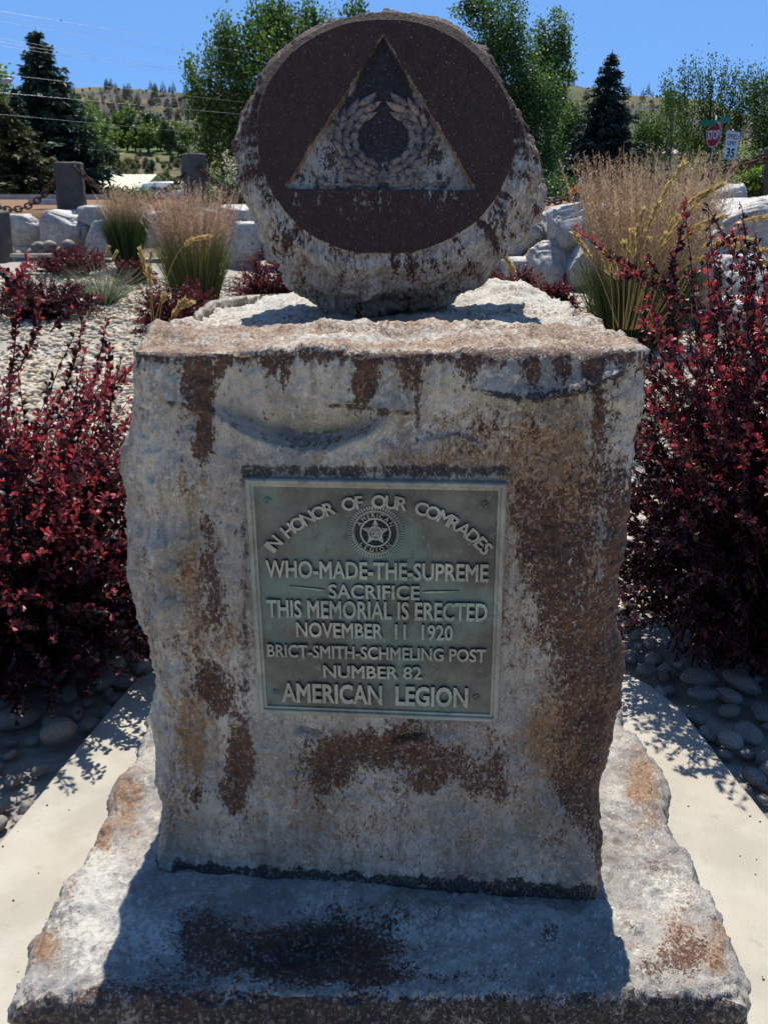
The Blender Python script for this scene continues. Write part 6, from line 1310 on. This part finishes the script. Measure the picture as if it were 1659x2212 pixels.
# ------------------------------------------------------------------ valley trees, hillside pines, scrub
def hit(px, py, y0, y1):
    a, b, c = ray(px, py); Yv = np.linspace(y0, y1, 400); X = a / b * Yv; Z = H + c / b * Yv; tz = terrain_z(X, Yv); i = np.argmax(tz >= Z)
    return None if tz[i] < Z[i] else (float(X[i]), float(Yv[i]), float(tz[i]))
def far_crown(kind, seed):
    r = np.random.default_rng(seed)
    if kind == 'pine':
        C = []; D = []; n = 420; f = r.random(n) ** .8; az = r.uniform(0, 6.283, n); rad = .20 * (1 - f) ** .8 + .015; q = r.random(n) ** .5
        C = np.stack([np.cos(az) * rad * q, np.sin(az) * rad * q, .10 + .9 * f], 1); D = np.stack([np.cos(az), np.sin(az), -.25 + 0 * az], 1); L = .10 * (1.1 - f); col = np.array([(.035, .055, .038)]) * r.uniform(.6, 1.4, (n, 1))
    else:
        n = 900; nc = 26; cc = unit(r.normal(size=(nc, 3))) * r.random((nc, 1)) ** .4 * np.array([.30, .30, .38]) + np.array([0, 0, .58]); q = r.integers(0, nc, n); C = cc[q] + r.normal(0, .055, (n, 3)); D = r.normal(size=(n, 3)); L = np.full(n, .085)
        base = {'light': (.15, .21, .05), 'mid': (.085, .14, .04), 'dark': (.04, .075, .03), 'sage': (.13, .125, .075)}[kind]; col = np.array([base]) * r.uniform(.6, 1.4, (n, 1)) * np.repeat(r.uniform(.75, 1.2, nc)[q][:, None], 3, 1)
    V, Q = blades(C, D, r.normal(size=(len(C), 3)) + np.array([0, 0, .8]), L, L * .33, LEAF4); return V, Q, rep(col, 6)
def far_tree(name, kind, seed, label, cat, group):
    V, Q, col = far_crown(kind, seed); root = thing(name, label, cat, (0, 0, 0), group); part('crown', V, Q, M_tree, root, attr={'col': col})
    mb = MB(); mb.tube(np.array([[0, 0, -.08], [0, 0, .35], [0, 0, .8]]), [.03, .02, .006], 6); mb.build('trunk', M_bark, root); return root
used_ = set()
def put(src, p, h, r):
    o = src if src.name not in used_ else copy_tree(src); used_.add(src.name); o.location = p; w_ = h * r.uniform(.8, 1.2); o.scale = (w_, w_, h); o.rotation_euler = (0, 0, r.uniform(0, 6.28)); return o
r = np.random.default_rng(77)
PN = [far_tree('hillside_pine', 'pine', i, 'small dark pine dotted on the dry rocky hillside', 'tree', 'pines on the dry hillside') for i in (1, 2)]
cnt = 0
while cnt < 150:
    px = r.uniform(120, 420) if r.random() < .68 else r.uniform(1200, 1480); py = r.choice([188, 200, 212, 225, 240, 255, 262]) + r.normal(0, 7)
    p = hit(px, py, 540, 1105)
    if p is None: continue
    put(PN[cnt % 2], p, r.uniform(6, 13), r); cnt += 1
for px in (262, 272, 345, 352, 385, 1222, 1262, 1388):          # along the crest
    for Yv in (1085.,):
        x = X_(px, Yv); put(PN[0], (x, Yv, float(terrain_z(x, Yv)) - 1), r.uniform(10, 15), r)
BLT = {k: far_tree('valley_tree', k, i, lab, 'tree', 'trees of the valley belt') for i, (k, lab) in enumerate((('light', 'light green tree in the belt of trees below the dry hill'), ('mid', 'middle green tree in the belt of trees below the dry hill'), ('dark', 'dark green tree in the belt of trees below the dry hill')))}
for i in range(80):
    px = r.uniform(140, 430) if i < 62 else r.uniform(1190, 1520); x = X_(px, 450); Yv = r.uniform(400, 520); x = x * Yv / 450
    put(BLT[r.choice(['light', 'light', 'mid', 'mid', 'dark'])], (x, Yv, float(terrain_z(x, Yv)) - .3), r.uniform(6.5, 13), r)
for px, Yv, h_, k in ((205, 260, 17, 'mid'), (190, 250, 20, 'mid'), (230, 300, 13, 'dark'), (330, 420, 17, 'dark'), (285, 430, 20, 'mid'), (250, 330, 9, 'mid'), (375, 390, 16, 'dark'), (1230, 300, 15, 'mid'), (1260, 280, 14, 'dark'), (1470, 260, 14, 'mid')):
    x = X_(px, Yv); o = put(BLT[k], (x, Yv, float(terrain_z(x, Yv)) - .3), h_, r)
SG = far_tree('sagebrush', 'sage', 9, 'grey green bush scattered on the dry slope below the belt of trees', 'shrub', 'bushes on the dry slope')
SD = far_tree('sagebrush', 'dark', 12, 'dark green bush scattered on the dry slope below the belt of trees', 'shrub', 'bushes on the dry slope')
for i in range(150):
    px = r.uniform(170, 440) if i < 120 else r.uniform(1190, 1560); Yv = r.uniform(200, 400); x = X_(px, Yv); put(SG if r.random() < .65 else SD, (x, Yv, float(terrain_z(x, Yv)) - .4), r.uniform(1.8, 5.0), r)

SH = far_tree('hillside_bush', 'dark', 21, 'low dark bush on the upper dry hillside among the pines', 'shrub', 'bushes on the upper hillside'); cnt = 0
while cnt < 110:
    px = r.uniform(120, 420) if r.random() < .7 else r.uniform(1200, 1500); p = hit(px, r.uniform(190, 275), 540, 1105)
    if p is None: continue
    put(SH, p, r.uniform(2.0, 4.5), r); cnt += 1
